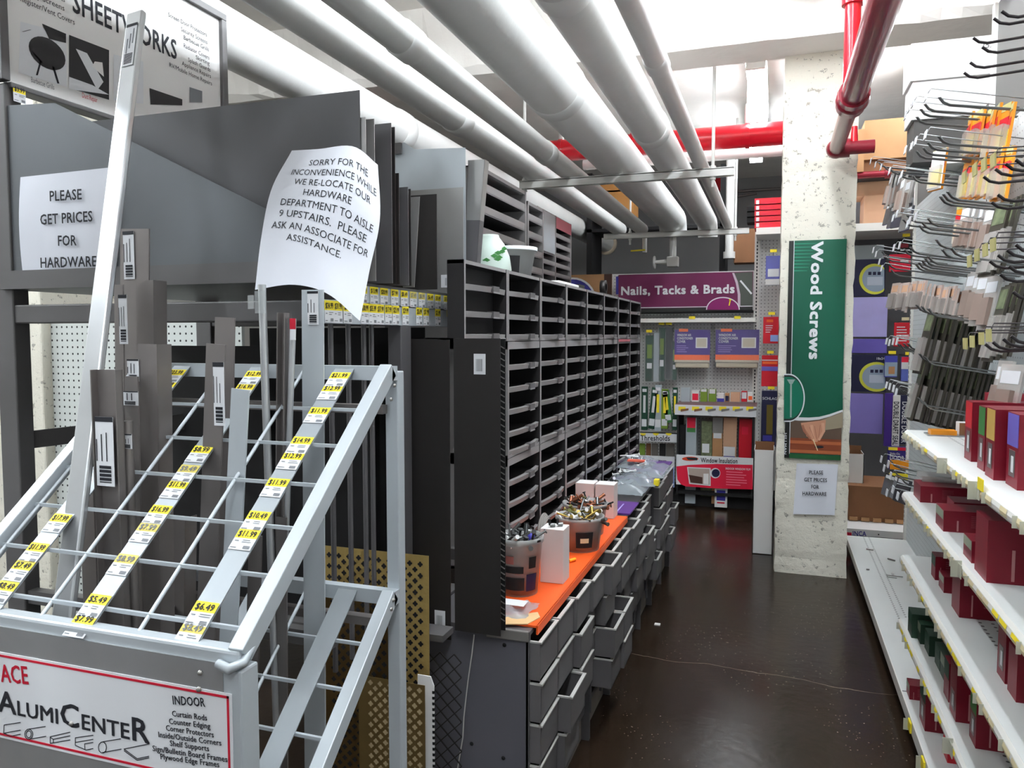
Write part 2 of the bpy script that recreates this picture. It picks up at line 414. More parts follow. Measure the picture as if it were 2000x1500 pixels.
# ---------------------------------------------------------------- white pipes overhead
BARZ = 2.144
def pipe(x, z, r, y0, y1, label, joints, end=None):
    t = thing('insulated_pipe', label, 'pipe', (x, y0, z), 'white overhead pipes')
    MB().tube([(x, y0, z), (x, y1, z)], r, M_pipe, 28).build('jacket', t)
    for y in joints:
        MB().tube([(x, y-.05, z), (x, y-.045, z), (x, y+.045, z), (x, y+.05, z)], [r, r+.005, r+.005, r], M_pipe, 28, False).build('joint_band', t)
    if end == 'flange':
        MB().tube([(x, y1-.05, z), (x, y1-.045, z), (x, y1, z), (x, y1+.02, z)], [r+.01, r+.03, r+.03, r*.5], mat('flange_stained', (206, 190, 168), .5, var=.2, vscale=12), 28).build('flange', t)
    if end == 'elbow':
        pts = [(x, y1 + .12*math.sin(a), z - .12*(1-math.cos(a))) for a in [k*math.pi/16 for k in range(9)]]
        MB().tube(pts, r, M_pipe, 24).build('elbow', t)
    return t
pipe(-1.855, 2.3, .097, -2.9, 8.75, 'fat white pipe above the grey cabinets, ending at a stained flange', (2.0, 3.6), 'flange')
pipe(-1.35, 2.206, .062, -2.9, 6.95, 'white pipe next to the fat flanged pipe, leftmost on the hanger bars', (1.6, 3.2))
pipe(-1.149, 2.198, .054, -2.9, 6.95, 'slim white pipe left of the thickest overhead pipe', (2.3, 3.9))
pipe(-.876, 2.264, .12, -2.9, 6.85, 'thickest white pipe in the middle of the hanger bars', (1.7, 3.1), 'elbow')
pipe(-.577, 2.228, .084, -2.9, 6.85, 'medium white pipe right of the thickest overhead pipe', (2.1, 3.7), 'elbow')
pipe(-.403, 2.181, .037, -2.9, 6.85, 'thinnest white pipe, rightmost on the hanger bars', (2.7,))
def hanger(y, xl, xr, label, rods):
    t = thing('pipe_hanger', label, 'hanger', ((xl+xr)/2, y, BARZ-.045), 'trapeze pipe hangers')
    MB().box(xl, xr, y-.022, y+.022, BARZ-.008, BARZ, M_strut).box(xl, xr, y-.022, y-.016, BARZ-.045, BARZ-.004, M_strut).box(xl, xr, y+.016, y+.022, BARZ-.045, BARZ-.004, M_strut).build('strut_bar', t)
    for x in rods:
        MB().tube([(x, y, BARZ-.1), (x, y, ZC)], .009, M_strut, 8).build('rod', t)
        MB().tube([(x, y, BARZ-.06), (x, y, BARZ-.045)], .017, M_strut, 6).tube([(x, y, BARZ), (x, y, BARZ+.013)], .017, M_strut, 6).build('nut', t)
hanger(4.3, -1.42, -.225, 'nearer white hanger bar under the overhead pipes', (-1.455+.06, -.335))
hanger(6.75, -1.45, -.225, 'farther white hanger bar where the overhead pipes end', (-1.25+.03, -.335))
# drain valve and drop pipe under the pipe ends
t = thing('drain_valve', 'white drain valve with round handwheel hanging under the thickest pipe', 'valve', (-.876, 6.97, 1.86))
vx, vy = -.876, 6.97
MB().tube([(vx, vy, 2.144), (vx, vy, 1.9)], .03, M_valve, 12).box(vx-.05, vx+.05, vy-.04, vy+.04, 1.86, 1.95, M_valve).build('body', t, bevel=.01)
MB().tube([(vx-.05, vy, 1.905), (vx-.17, vy, 1.905)], [.024, .016], M_valve, 10).build('stem', t)
MB().lathe((vx-.17, vy, 1.905), [(.012, 0), (.055, 0), (.06, .008), (.055, .016), (.012, .016)], M_valve, 18, 'x').build('handwheel', t)
a = onY(1424, 505, 7.2)
t = thing('drop_pipe', 'white vertical drop pipe with a cap, right of the drain valve', 'pipe', (a.x, 7.2, a.z))
MB().tube([(a.x, 7.2, a.z+.04), (a.x, 7.2, ZC)], .037, M_pipe, 16).build('riser', t)
MB().tube([(a.x, 7.2, a.z), (a.x, 7.2, a.z+.06)], .052, M_pipe, 16).build('cap', t)
b = onY(1228, 490, 7.1)
b = Vector((-1.149, 7.1, b.z))
t = thing('lever_valve', 'small pipe stub with a yellow lever handle right of the flange', 'valve', (b.x, 7.1, b.z))
MB().tube([(b.x, 7.1, b.z-.02), (b.x, 7.1, 2.198), (b.x, 6.93, 2.198)], .022, M_valve, 10).build('stub', t)
MB().bar((b.x+.01, 7.07, b.z), (b.x-.12, 7.07, b.z-.005), .012, .02, M_yellow, (0, 0, 1)).build('lever', t)

# ---------------------------------------------------------------- red sprinkler pipes
ym = 5.0
a, b = onY(1500, 262, ym), onY(1085, 290, ym); zr = a.z; rr = .07
t = thing('sprinkler_main', 'thick bright red sprinkler main crossing behind the white pipes', 'pipe', (-.6, ym, zr))
MB().tube([(-1.6, ym, zr), (.33, ym, zr)], rr, M_red, 24).build('pipe_body', t)
for x in (b.x+.04, onY(1236, 280, ym).x, onY(1460, 260, ym).x):
    MB().tube([(x-.012, ym, zr), (x+.012, ym, zr)], rr+.006, M_red, 24).build('clamp_ring', t)
    MB().tube([(x, ym, zr+rr), (x, ym, zr+.19)], .018, M_strut, 8).tube([(x, ym, zr+.12), (x, ym, ZC)], .009, M_strut, 8).build('rod', t)
a = onY(1450, 300, 5.35)
MB().tube([(-1.3, 5.35, a.z), (.35, 5.35, a.z)], .035, M_pipe, 16).solo('conduit_pipe', 'white horizontal pipe directly under the red sprinkler main', 'pipe')
xd, zd, rd = .262, 2.16, .042
t = thing('sprinkler_branch', 'dark red sprinkler branch running toward the block pillar, upper right', 'pipe', (xd, 4.12, zd))
MB().tube([(xd, .2, zd), (xd, 3.28, zd)], rd+.004, M_dkred, 20).tube([(xd, 3.28, zd), (xd, 4.1, zd)], rd-.008, M_dkred, 20).build('pipe_body', t)
MB().ball((xd, 3.28, zd), .062, M_dkred, 18).tube([(xd, 3.2, zd), (xd, 3.36, zd)], .056, M_dkred, 18).build('tee', t)
MB().ball((xd, 4.12, zd), .047, M_dkred, 16).tube([(xd, 4.12, zd), (xd+.06, 4.12, zd)], .045, M_dkred, 16).build('elbow', t)
MB().tube([(xd+.05, 4.12, zd), (xd+.17, 4.12, zd)], .032, M_dkred, 14).tube([(xd+.08, 4.12, zd), (xd+.08, 4.12, zd+.1)], [.02, .014], M_red, 10).build('side_outlet', t)
MB().tube([(xd-.005, 3.3, zd+.04), (xd-.005, 3.3, ZC)], .03, M_red, 16).tube([(xd-.005, 3.3, zd+.36), (xd-.005, 3.3, zd+.42)], .042, M_red, 16).build('riser', t)
MB().tube([(xd+.03, 3.25, zd+.05), (xd+.03, 3.25, ZC)], .006, M_strut, 8).build('rod', t)
a = onY(1705, 341, 5.5)
MB().tube([(.2, 5.5, a.z), (onY(1738, 341, 5.5).x, 5.5, a.z)], .022, M_dkred, 14).tube([(onY(1728, 341, 5.5).x, 5.5, a.z), (onY(1738, 341, 5.5).x, 5.5, a.z)], .03, M_dkred, 14).solo('sprinkler_stub', 'short dark red pipe right of the pillar under the top carton', 'pipe')
a = onX(545, 172, -2.3)
MB().tube([(-2.3, 1.2, 2.45), (-2.3, 7.9, 2.45)], .03, M_dkred, 14).ball((-2.3, 2.35, 2.45), .05, M_dkred).solo('sprinkler_line', 'dark red pipe peeking out under the fat white pipe, right of the tall sign', 'pipe')
# ---------------------------------------------------------------- writing helpers
EX, EY, EZ = Vector((1, 0, 0)), Vector((0, 1, 0)), Vector((0, 0, 1))
def textY(m, s, p0, p1, cap, Y, mt, bold=0, **k):
    """line on a plane facing the entrance: baseline start / end and capital height measured in the photograph"""
    a, b = onY(*p0, Y), onY(*p1, Y); h = cap*(a-EYE).dot(FW)/F_PX
    m.text(s, a, Vector((b.x-a.x, 0, b.z-a.z)), Vector((-(b.z-a.z), 0, b.x-a.x)), h, mt, bold, width=(b-a).length, **k)
def textX(m, s, p0, p1, h, X, mt, bold=0, **k):
    a, b = onX(*p0, X), onX(*p1, X)
    m.text(s, a, EY, EZ, h, mt, bold, width=(b-a).length, **k)
def lines(m, o, ux, uy, w, h, n, mt, rnd=random, off=.0008, th=.35):
    """n grey lines standing for print too small to read"""
    nr = ux.cross(uy).normalized()*off
    for i in range(n):
        ww = w*rnd.uniform(.55, 1); y0 = h*(1-(i+.8)/n); y1 = y0 + h/n*th
        p = o+nr
        m.quad(p+uy*y0, p+ux*ww+uy*y0, p+ux*ww+uy*y1, p+uy*y1, mt)
def barcode(m, o, ux, uy, w, h, mt=None, off=.0008, n=14):
    mt = mt or M_ink; nr = ux.cross(uy).normalized()*off; rnd = random.Random(int(w*1e5)+n); x = 0.0
    while x < w*.97:
        t = w*rnd.choice((.02, .03, .05)); p = o+nr
        m.quad(p+ux*x, p+ux*(x+t), p+ux*(x+t)+uy*h, p+ux*x+uy*h, mt); x += t + w*rnd.choice((.025, .035, .05))
def price_tag(parent, o, ux, uy, w, h, price, faded=0):
    ux, uy = ux.normalized(), uy.normalized(); n = ux.cross(uy).normalized(); o = Vector(o)+n*.0012
    m = MB(); a = o; e = .0006
    m.quad(a, a+ux*w, a+ux*w+uy*h*.56, a+uy*h*.56, M_label)
    m.quad(a+uy*h*.56, a+ux*w+uy*h*.56, a+ux*w+uy*h, a+uy*h, M_yelf if faded else M_yellow)
    m.text(price, a+ux*w*.5+uy*h*.64, ux, uy, h*.26, M_inkgrey if faded else M_ink, 1, 'C', width=w*.82, off=e)
    r = random.Random(price+str(round(o.x, 3)))
    lines(m, a+ux*w*.45+uy*h*.34, ux, uy, w*.5, h*.18, 2, M_inkgrey, r, e)
    m.quad(a+ux*w*.1+uy*h*.4+n*e, a+ux*w*.28+uy*h*.4+n*e, a+ux*w*.28+uy*h*.44+n*e, a+ux*w*.1+uy*h*.44+n*e, M_inkgrey)
    m.quad(a+ux*w*.62+uy*h*.06+n*e, a+ux*w*.92+uy*h*.06+n*e, a+ux*w*.92+uy*h*.2+n*e, a+ux*w*.62+uy*h*.2+n*e, M_inkgrey)
    lines(m, a+ux*w*.06+uy*h*.06, ux, uy, w*.4, h*.1, 1, M_inkgrey, r, e)
    return m.build('price_tag', parent)

# ---------------------------------------------------------------- the sheet metal rack
RX0, RX1, RY0, RY1 = -1.656, -.80, 1.28, 1.91
rack = thing('sheet_metal_rack', 'grey steel rack of upright metal sheets facing the aisle, tall white sign on its back', 'rack', (-1.2, 1.6, 0))
for y in (RY0, RY1):
    MB().box(RX0, RX0+.055, y-.02, y+.02, 0, 1.80, M_rackg).build('rear_post', rack, bevel=.003)
    MB().box(RX0+.05, RX1-.005, y-.016, y+.016, 1.277, 1.318, M_rackg).build('rail', rack, bevel=.003)
    MB().box(RX0+.05, RX1-.005, y-.012, y+.012, .64, .67, M_rackg).build('lower_rail', rack)
MB().box(RX1-.035, RX1+.0, 1.565, 1.615, 0, 1.275, M_steel).build('front_post', rack, bevel=.003)
MB().box(RX0+.03, RX1, RY0-.03, RY1, 1.352, 1.358, M_rackg).box(RX0+.03, RX1-.1, RY0-.032, RY0-.028, 1.352, 1.392, M_rackg).build('upper_tray', rack)
MB().box(RX0, RX1, 1.525, RY1, .555, .57, M_rackg).box(RX1, RX1+.1, 1.56, 1.62, .555, .57, M_rackg).build('lower_tray', rack)
MB().bar((RX0+.03, RY0+.03, 1.01), (RX0+.5, RY1, 1.06), .03, .04, M_black, (0, 1, 0)).build('cross_brace', rack)
for px in (648, 682, 712, 727):
    y = onX(px, 800, -.83).y
    MB().tube([(-.83, y, .57), (-.83, y, 1.28)], .0055, M_steel, 8).build('divider_rod', rack)
# label rails along the aisle side
for (z0, z1, y0, y1, nm) in ((1.273, 1.318, 1.235, 1.912, 'lower'), (1.314, 1.352, 1.32, 1.885, 'upper')):
    MB().box(RX1-.006, RX1, y0, y1, z0, z1, M_aluw).build('label_rail', rack)
tw = .034
for px, pr in ((700, '$9.99'), (722, '$13.99'), (742, '$20.99'), (763, '$7.99'), (782, '$8.49'), (800, '$7.49'), (817, '$8.99'), (834, '$6.49'), (849, '$10.49'), (866, '$15.99'), (879, '$10.49')):
    price_tag(rack, (RX1, onX(px, 590, RX1).y, 1.316), EY, EZ, tw, .036, pr, pr in ('$7.49', '$8.99'))
for px, pr in ((633, '$24.99'), (651, '$31.99'), (670, '$32.99'), (704, '$30.99'), (720, '$35.99'), (735, '$37.99'), (751, '$17.99'), (766, '$25.99'), (785, '$29.99'), (812, '$26.99'), (826, '$31.99'), (849, '$21.99'), (872, '$33.99'), (886, '$48.99')):
    price_tag(rack, (RX1, onX(px, 620, RX1).y, 1.2745), EY, EZ, tw-.002, .042, pr)
# the header sign
SX = -1.605
sg = thing('header_sign', 'tall white sign with metal frame and barbecue pictures on top of the sheet rack', 'sign', (SX, 1.6, 1.80))
m = MB(); y0, y1, z0, z1 = 1.27, 1.962, 1.805, 2.2
m.box(SX-.012, SX, y0, y1, z0, z1, M_boxw)
x = SX+.001
def q(pa, pb, pc, pd, mt, dx=.001): m.poly([onX(*p, SX+dx) for p in (pa, pb, pc, pd)], mt)
m.text('SHEETWORKS', onX(141, 22, SX), EY, EZ, .05, M_ink, 1, width=onX(346, 112, SX).y-onX(141, 22, SX).y)
for s_, p0, p1 in (('Security Screens', (30, -22), (126, 19)), ('Register/Vent Covers', (38, 1), (146, 46)), ('Furniture Inserts', (40, -36), (127, 3))): textX(m, s_, p0, p1, .0125, SX, M_ink)
for s_, p0, p1 in (('Screen Door Protectors', (328, 32), (404, 72)), ('Security Screens', (353, 60), (405, 86)), ('Barbecue Grills', (358, 76), (408, 102)), ('Radiator Covers', (358, 92), (409, 117)), ('Skirting', (382, 115), (409, 129)), ('Splash Guards', (367, 120), (411, 142)), ('Appliance Repairs', (355, 127), (412, 156)), ('RV/Mobile Home Repairs', (330, 130), (414, 170))):
    textX(m, s_, p0, p1, .0115, SX, M_ink)
q((40, 42), (130, 66), (130, 170), (36, 142), M_label, .0008)                        # barbecue picture
pts = [onX(92+36*math.cos(a), 104+30*math.sin(a)+14*math.cos(a), SX+.0014) for a in [k*math.pi/12 for k in range(24)]]
m.poly(pts[::-1], mat('printed_black', (40, 38, 40), .6))
q((82, 46), (129, 66), (129, 84), (96, 76), MATS['printed_black'], .0014)
for a_, b_ in (((78, 118), (70, 147)), ((102, 130), (112, 163)), ((60, 100), (80, 122)), ((42, 62), (58, 58))): m.poly([onX(a_[0], a_[1], SX+.0014), onX(a_[0]+4, a_[1], SX+.0014), onX(b_[0]+4, b_[1], SX+.0014), onX(b_[0], b_[1], SX+.0014)][::-1], M_ink)
q((135, 68), (213, 98), (213, 195), (135, 172), MATS['printed_black'], .0012)        # duct picture
q((148, 95), (170, 104), (202, 160), (190, 176), M_label, .0018)
q((135, 150), (180, 166), (213, 185), (135, 174), M_label, .0018)
q((185, 120), (200, 122), (203, 150), (180, 130), M_boxw, .0018)
q((222, 106), (280, 120), (280, 203), (222, 196), M_label, .0012)
q((292, 172), (356, 194), (356, 206), (294, 204), MATS['printed_black'], .0012)
q((370, 170), (395, 178), (395, 200), (370, 200), M_inkgrey, .0012)
textX(m, 'Barbecue Grills', (60, 160), (106, 176), .012, SX, M_inkgrey)
textX(m, 'Duct Repair', (160, 190), (190, 200), .012, SX, M_sred)
m.build('panel', sg)
for (a, b) in (((y0-.02, z0-.0), (y0, z1)), ((y1, z0-.45), (y1+.022, z1)), ((y0, z0-.012), (y1, z0)), ((y0-.02, z1), (y1+.022, z1+.02))):
    MB().box(SX-.03, SX+.012, a[0], b[0], a[1], b[1], M_rackg).build('frame', sg, bevel=.002)
price_tag(sg, (SX+.01, 1.275, 1.765), EY, EZ, .03, .036, '$3.99')

# ---------------------------------------------------------------- loose sheets standing in the rack
def sheet(name, label, xl, xr, y, z0, z1, mt, th=.0016, cut=None, lean=0.0, group=None, bar=None, kinds='metal sheet'):
    """upright sheet facing the entrance; cut = outline override in (x, z); lean = top pushed along y"""
    pts = cut or [(xl, z0), (xr, z0), (xr, z1), (xl, z1)]
    t = thing(name, label, kinds, ((xl+xr)/2, y, z0), group)
    m = MB()
    n = len(pts); vs = [(p[0], y - th/2 + lean*(p[1]-z0), p[1]) for p in pts] + [(p[0], y + th/2 + lean*(p[1]-z0), p[1]) for p in pts]
    m.add(vs, [tuple(range(n)), tuple(range(2*n-1, n-1, -1))] + [(i, n+i, n+(i+1) % n, (i+1) % n) for i in range(n)], mt)
    m.build('plate', t)
    if bar:
        (bx, bz, bw, bh) = bar; k = MB(); yy = y-th/2+lean*(bz-z0)-.0012
        k.box(bx, bx+bw, yy, yy+.0006, bz, bz+bh, M_label)
        barcode(k, Vector((bx+bw*.2, yy, bz+bh*.15)), EX, EZ, bw*.55, bh*.6, M_inkgrey)
        k.build('barcode_sticker', t)
    return t
zt = 1.359
sheet('steel_sheet', 'pale grey steel sheet with diagonally cut corner, frontmost on the rack', -1.64, -.98, 1.266, zt, 1.75, M_sheetA, cut=[(-1.64, 1.36), (-.80, 1.36), (-.80, 1.43), (-1.463, 1.745), (-1.64, 1.755)])
sheet('steel_sheet', 'large dark grey steel sheet with pale smudges behind the diagonal sheet', -1.46, -.767, 1.335, zt, 1.722, M_sheetB)
def edge(px, py, X=-.757): p = onX(px, py, X); return p.y, p.z
for px, py, w, mt, lb in ((714, 229, .18, M_zinc, 'narrow shiny sheet peeking out right behind the large smudged sheet'),
                          (731, 232, .3, M_zinc, 'shiny sheet beside the large smudged sheet, second from it'),
                          (764, 240, .42, M_steel, 'tall grey sheet with lighter top beside the notice'),
                          (771, 248, .4, M_black, 'tall thin dark sheet just behind the tall grey sheet'),
                          (772, 338, .38, mat('rusty_dark_sheet', (88, 62, 58), .35, .5, var=.2, vscale=5), 'reddish dark sheet right of the notice edge'),
                          (779, 338, .36, M_black, 'thin black sheet right behind the reddish sheet'),
                          (797, 365, .34, M_steel, 'mid grey sheet standing at mid height in the sheet row'),
                          (802, 369, .34, M_black, 'thin black sheet behind the mid grey sheet'),
                          (820, 384, .3, M_zinc, 'leaning tapered shiny sheet in the middle of the sheet row'),
                          (853, 379, .3, M_black, 'wide black sheet left of the shiny sheet with barcode')):
    y, z = edge(px, py)
    if px == 820: sheet('metal_sheet', lb, -1.0, -.757, y, zt, z, mt, cut=[(-.80, zt), (-.772, zt), (-.757, z), (-.86, z), (-.86, z-.03)], group='sheets standing in the rack')
    else: sheet('metal_sheet', lb, -.757-w, -.757, y, zt, z, mt, group='sheets standing in the rack')
y, z = edge(912, 385, -.765)
sheet('metal_sheet', 'shiny steel sheet with a white barcode sticker at its lower corner', -1.1, -.745, 1.80, zt-.0, 1.62, M_zinc, bar=(-.806, 1.372, .058, .032))
sheet('metal_sheet', 'light galvanised sheet with a bent dark top edge, tallest at the far end', -1.25, -.78, 1.845, zt, 1.745, M_aluw, cut=[(-1.3, zt), (-.757, zt), (-.757, 1.728), (-.90, 1.735), (-.93, 1.755), (-1.3, 1.755)])
MB().box(-1.29, -.935, 1.835, 1.843, 1.725, 1.753, M_rackg).solo('metal_angle', 'dark grey angle strip along the top of the light galvanised sheet', 'metal strip')
t = thing('metal_channel', 'tall galvanised channel leaning at the far end of the sheet row', 'metal strip', (-.79, 1.885, 1.36))
m = MB(); a0, a1, b0, b1 = onY(909, 576, 1.885), onY(926, 576, 1.885), onY(914, 313, 1.885), onY(947, 311, 1.885)
c0, c1 = onY(911, 430, 1.885), onY(937, 430, 1.885)
for lo, hi, mt in (((a0, a1), (c0, c1), M_steel), ((c0, c1), (b0, b1), M_zinc)):
    m.quad(lo[0], lo[1], hi[1], hi[0], mt); m.quad(lo[1], lo[1]+EY*.03, hi[1]+EY*.03, hi[1], mt); m.quad(lo[0], hi[0], hi[0]+EY*.03, lo[0]+EY*.03, mt)
m.build('web', t, solid=.001)
# lower compartment
for i, (xl, xr, y, z1, lb) in enumerate(((-1.5, -1.16, 1.56, 1.225, 'added black sheet filling the dark low in the rack behind the aluminium bars, left'), (-1.13, -.93, 1.58, 1.23, 'added black sheet filling the dark low in the rack behind the aluminium bars, middle'),
                                         (-.92, -.87, 1.545, 1.262, 'narrow added black sheet filling the dark beside the divider rods'), (-1.33, -.815, 1.72, 1.27, 'wide added black sheet filling the dark deepest in the lower rack'))):
    sheet('dark_fill_sheet', lb, xl, xr, y, .572, z1, M_dark, group='dark fill sheets in the lower rack')  # black sheets put in to stand for the dark inside the rack
def dk(px_l, px_r, y, ytop, ybot, lb, mt, bar=None, group='tall dark sheets at the end of the rack'):
    a, b = onY(px_l, ytop, y), onY(px_r, ybot, y); return sheet('dark_sheet', lb, a.x, b.x, y, b.z, onY(px_r, ytop, y).z, mt, bar=bar, group=group)
dk(740, 835, 1.66, 664, 1240, 'dark brown sheet left of the two tall dark sheets, just right of the rack post', M_dark)
dk(765, 862, 1.645, 662, 1240, 'dark brown sheet with narrow visible edge between its two neighbours', M_black)
a = onY(848, 1230, 1.625); dk(775, 881, 1.63, 664, 1250, 'tall dark sheet with a barcode sticker near its bottom edge', M_black, bar=(a.x, a.z, .027, .047))
a = onY(926, 731, 1.60); dk(886, 978, 1.60, 661, 1243, 'tall dark sheet with a barcode sticker near its top edge', M_black, bar=(a.x, a.z, .028, .046))
t = thing('perforated_sheet', 'black louvred sheet with pale slot edges, against the pigeonhole cabinets', 'metal sheet', (-.6, 1.625, .578))
m = MB(); a, b = onY(930, 1243, 1.618), onY(987, 662, 1.618)
m.box(a.x, b.x, 1.617, 1.619, .578, b.z, M_slot)
z = .6
while z < b.z-.01:
    m.bar((b.x-.012, 1.616, z+.006), (b.x-.001, 1.616, z), .0015, .0022, M_edge, (0, 1, 0)); m.bar((b.x-.034, 1.616, z+.006), (b.x-.022, 1.616, z), .0015, .0022, M_edge, (0, 1, 0)); z += .0135
m.build('plate', t)
# gold and white decorative perforated sheets, standing on the floor
def quatrefoil(m, x, z, y, r, mt):
    pts = []
    for k in range(4):
        a0 = k*math.pi/2
        for j in (-2, -1, 0, 1, 2):
            a = a0 + j*.42
            pts.append((x + r*(.52*math.cos(a0) + .42*math.cos(a0+j*.85)), y, z + r*(.52*math.sin(a0) + .42*math.sin(a0+j*.85))))
    m.poly(pts, mt)
def perforated(label, xl, xr, y, z0, z1, mt, hole, pitch, r, edge, flip=0, name='perforated_sheet'):
    t = thing(name, label, 'metal sheet', ((xl+xr)/2, y, z0))
    m = MB().box(xl, xr, y-.0008, y+.0008, z0, z1, mt)
    nx = int((xr-xl-2*edge)/pitch); nz = int((z1-z0-2*edge)/pitch)
    for i in range(nx*2+1):
        for j in range(nz*2+1):
            if (i+j) % 2: continue
            quatrefoil(m, xr-edge-i*pitch/2, z1-edge-j*pitch/2, y-.0016, r, hole)
    m.build('plate', t); return t
ga = rectY(622, 1064, 839, 1330, 1.5)
perforated('gold perforated sheet with clover cut-outs leaning lower right behind the wire rack', ga[0], ga[1], 1.50, .10, ga[3], M_gold, M_dark, .0255, .0068, .02)
gb = rectY(625, 1112, 765, 1330, 1.46)
perforated('bronze clover sheet shorter than the gold one, just in front of it', gb[0], gb[1]+.0, 1.465, .08, gb[3]-.025, mat('bronze_anodised', (112, 88, 52), .35, .8, var=.1, vscale=20), M_dark, .0255, .0066, .02)
gc = rectY(700, 1318, 831, 1500, 1.44)
perforated('dull gold sheet with pale clover pattern at the bottom behind the wire rack', gc[0], gc[1], 1.44, .02, gc[3], mat('dull_gold', (120, 98, 58), .45, .6), mat('pale_clover', (168, 148, 112), .6), .0235, .0066, .012)
gd = rectY(815, 1318, 848, 1500, 1.452)
t = thing('white_sheet', 'white perforated sheet edge with a torn corner beside the dull gold sheet', 'metal sheet', (gd[1], 1.455, .02))
m = MB().prism([(gd[0], .02), (gd[1], .02), (gd[1], gd[3]-.02), (gd[1]-.008, gd[3]), (gd[0], gd[3])], 'y', 1.4535, 1.456, M_boxw)
z = .05
while z < gd[3]-.03: m.box(gd[1]-.004, gd[1]+.0006, 1.4525, 1.4565, z, z+.006, M_slot); z += .0125
m.build('plate', t)
t = thing('expanded_metal_sheet', 'black expanded metal mesh sheet left of the first drawer cabinet', 'metal sheet', (-.72, 1.58, .05))
m = MB(); a, b = onY(846, 1500, 1.585), onY(903, 1275, 1.585); xl, xr, z0, z1 = a.x-.12, b.x, .03, .52
nz = 14; p = (z1-z0)/nz; nx = int((xr-xl)/(p*.5))
for i in range(nx):
    x = xl + i*p*.5
    for j in range(nz):
        z = z0 + j*p
        s_ = 1 if (i % 2 == 0) else -1
        m.bar((x, 1.585, z + (0 if s_ > 0 else p/2)), (x+p*.5, 1.585, z + (p/2 if s_ > 0 else 0)), .0025, .0025, M_black, (0, 1, 0))
        m.bar((x, 1.585, z + (p if s_ > 0 else p/2)), (x+p*.5, 1.585, z + (p/2 if s_ > 0 else p)), .0025, .0025, M_black, (0, 1, 0))
m.build('mesh', t)

# ---------------------------------------------------------------- pegboard wall seen through the rack
MB().box(-2.66, -1.75, 2.22, 2.235, .0, 1.34, M_pegl).solo('pegboard', 'white pegboard panel seen through the left side of the rack', 'pegboard')

# ---------------------------------------------------------------- notices
def notice(name, label, pts, cat='notice'): pass
t = thing('paper_notice', 'white paper reading please get prices for hardware taped to the grey sheet', 'notice', (-1.49, 1.262, 1.37))
m = MB(); YN = 1.2615
c = [onY(40, 346, YN), onY(224, 326, YN), onY(224, 531, YN), onY(44, 531, YN)]
g = 8
vs = []
for j in range(g+1):
    for i in range(g+1):
        u, v = i/g, j/g
        p = (c[0]*(1-u)+c[1]*u)*(1-v) + (c[3]*(1-u)+c[2]*u)*v
        vs.append((p.x, p.y - .006*math.sin(v*math.pi)*(.4+.6*abs(u-.5)*2), p.z))
m.add(vs, [(j*(g+1)+i, (j+1)*(g+1)+i, (j+1)*(g+1)+i+1, j*(g+1)+i+1) for j in range(g) for i in range(g)], M_paper, True)
for s_, p0, p1 in (('PLEASE', (97, 393), (161, 389)), ('GET PRICES', (79, 439), (182, 432)), ('FOR', (113, 480), (150, 479)), ('HARDWARE', (79, 523), (190, 520))):
    textY(m, s_, p0, p1, 19, YN-.007, M_ink, 1)
m.build('sheet', t)
t = thing('paper_notice', 'curled white paper apologising for the department move, taped over the label rail', 'notice', (-.82, 1.24, 1.28))
K = [[(570, 294, 1.250), (622, 291, 1.238), (690, 286, 1.235), (738, 322, 1.285)],
     [(530, 370, 1.242), (600, 373, 1.216), (676, 385, 1.205), (742, 428, 1.240)],
     [(510, 465, 1.232), (580, 468, 1.198), (656, 497, 1.185), (722, 527, 1.205)],
     [(498, 566, 1.222), (572, 556, 1.180), (640, 574, 1.160), (703, 627, 1.165)]]
KP = [[onY(*p[:2], p[2]) for p in r] for r in K]
def cat4(p, t):
    t *= 3; i = min(2, int(t)); f = t-i
    a = p[i-1] if i > 0 else p[0]*2-p[1]; d = p[i+2] if i < 2 else p[3]*2-p[2]; b, c_ = p[i], p[i+1]
    return b + (c_-a)*(.5*f) + (a*2-b*5+c_*4-d)*(.5*f*f) + (b*3-a-c_*3+d)*(.5*f*f*f)
def surf(u, v): return cat4([cat4(r, u) for r in KP], v)
m = MB(); g = 20
vs = []
for j in range(g+1):
    for i in range(g+1): vs.append(surf(i/g, j/g))
m.add(vs, [(j*(g+1)+i, (j+1)*(g+1)+i, (j+1)*(g+1)+i+1, j*(g+1)+i+1) for j in range(g) for i in range(g)], M_paper, True)
PW, PH = .216, .279
def on_sheet(uc, v0):
    def f(x, y):
        u, v = uc + x/PW, v0 - y/PH
        p = surf(u, v); e = (surf(min(1, u+.01), v)-p).cross(surf(u, max(0, v-.01))-p)
        return p + e.normalized()*.0007
    return f
for s_, uc, v, w in (('SORRY FOR THE', .57, .135, .58), ('INCONVENIENCE WHILE', .545, .213, .83), ('WE RE-LOCATE OUR', .545, .29, .70), ('HARDWARE', .51, .365, .42), ('DEPARTMENT TO AISLE', .535, .443, .83), ('9 UPSTAIRS.  PLEASE', .52, .52, .78), ('ASK AN ASSOCIATE FOR', .52, .60, .87), ('ASSISTANCE.', .48, .68, .48)):
    tot = sum(GL[(0, c_)][2] for c_ in s_)
    m.text(s_, None, None, None, .0125, M_inkgrey if 0 else M_ink, 0, 'C', sx=w*PW/(tot*.0125), warp=on_sheet(uc, v))
m.build('sheet', t)
p = onY(505, 585, 1.17)
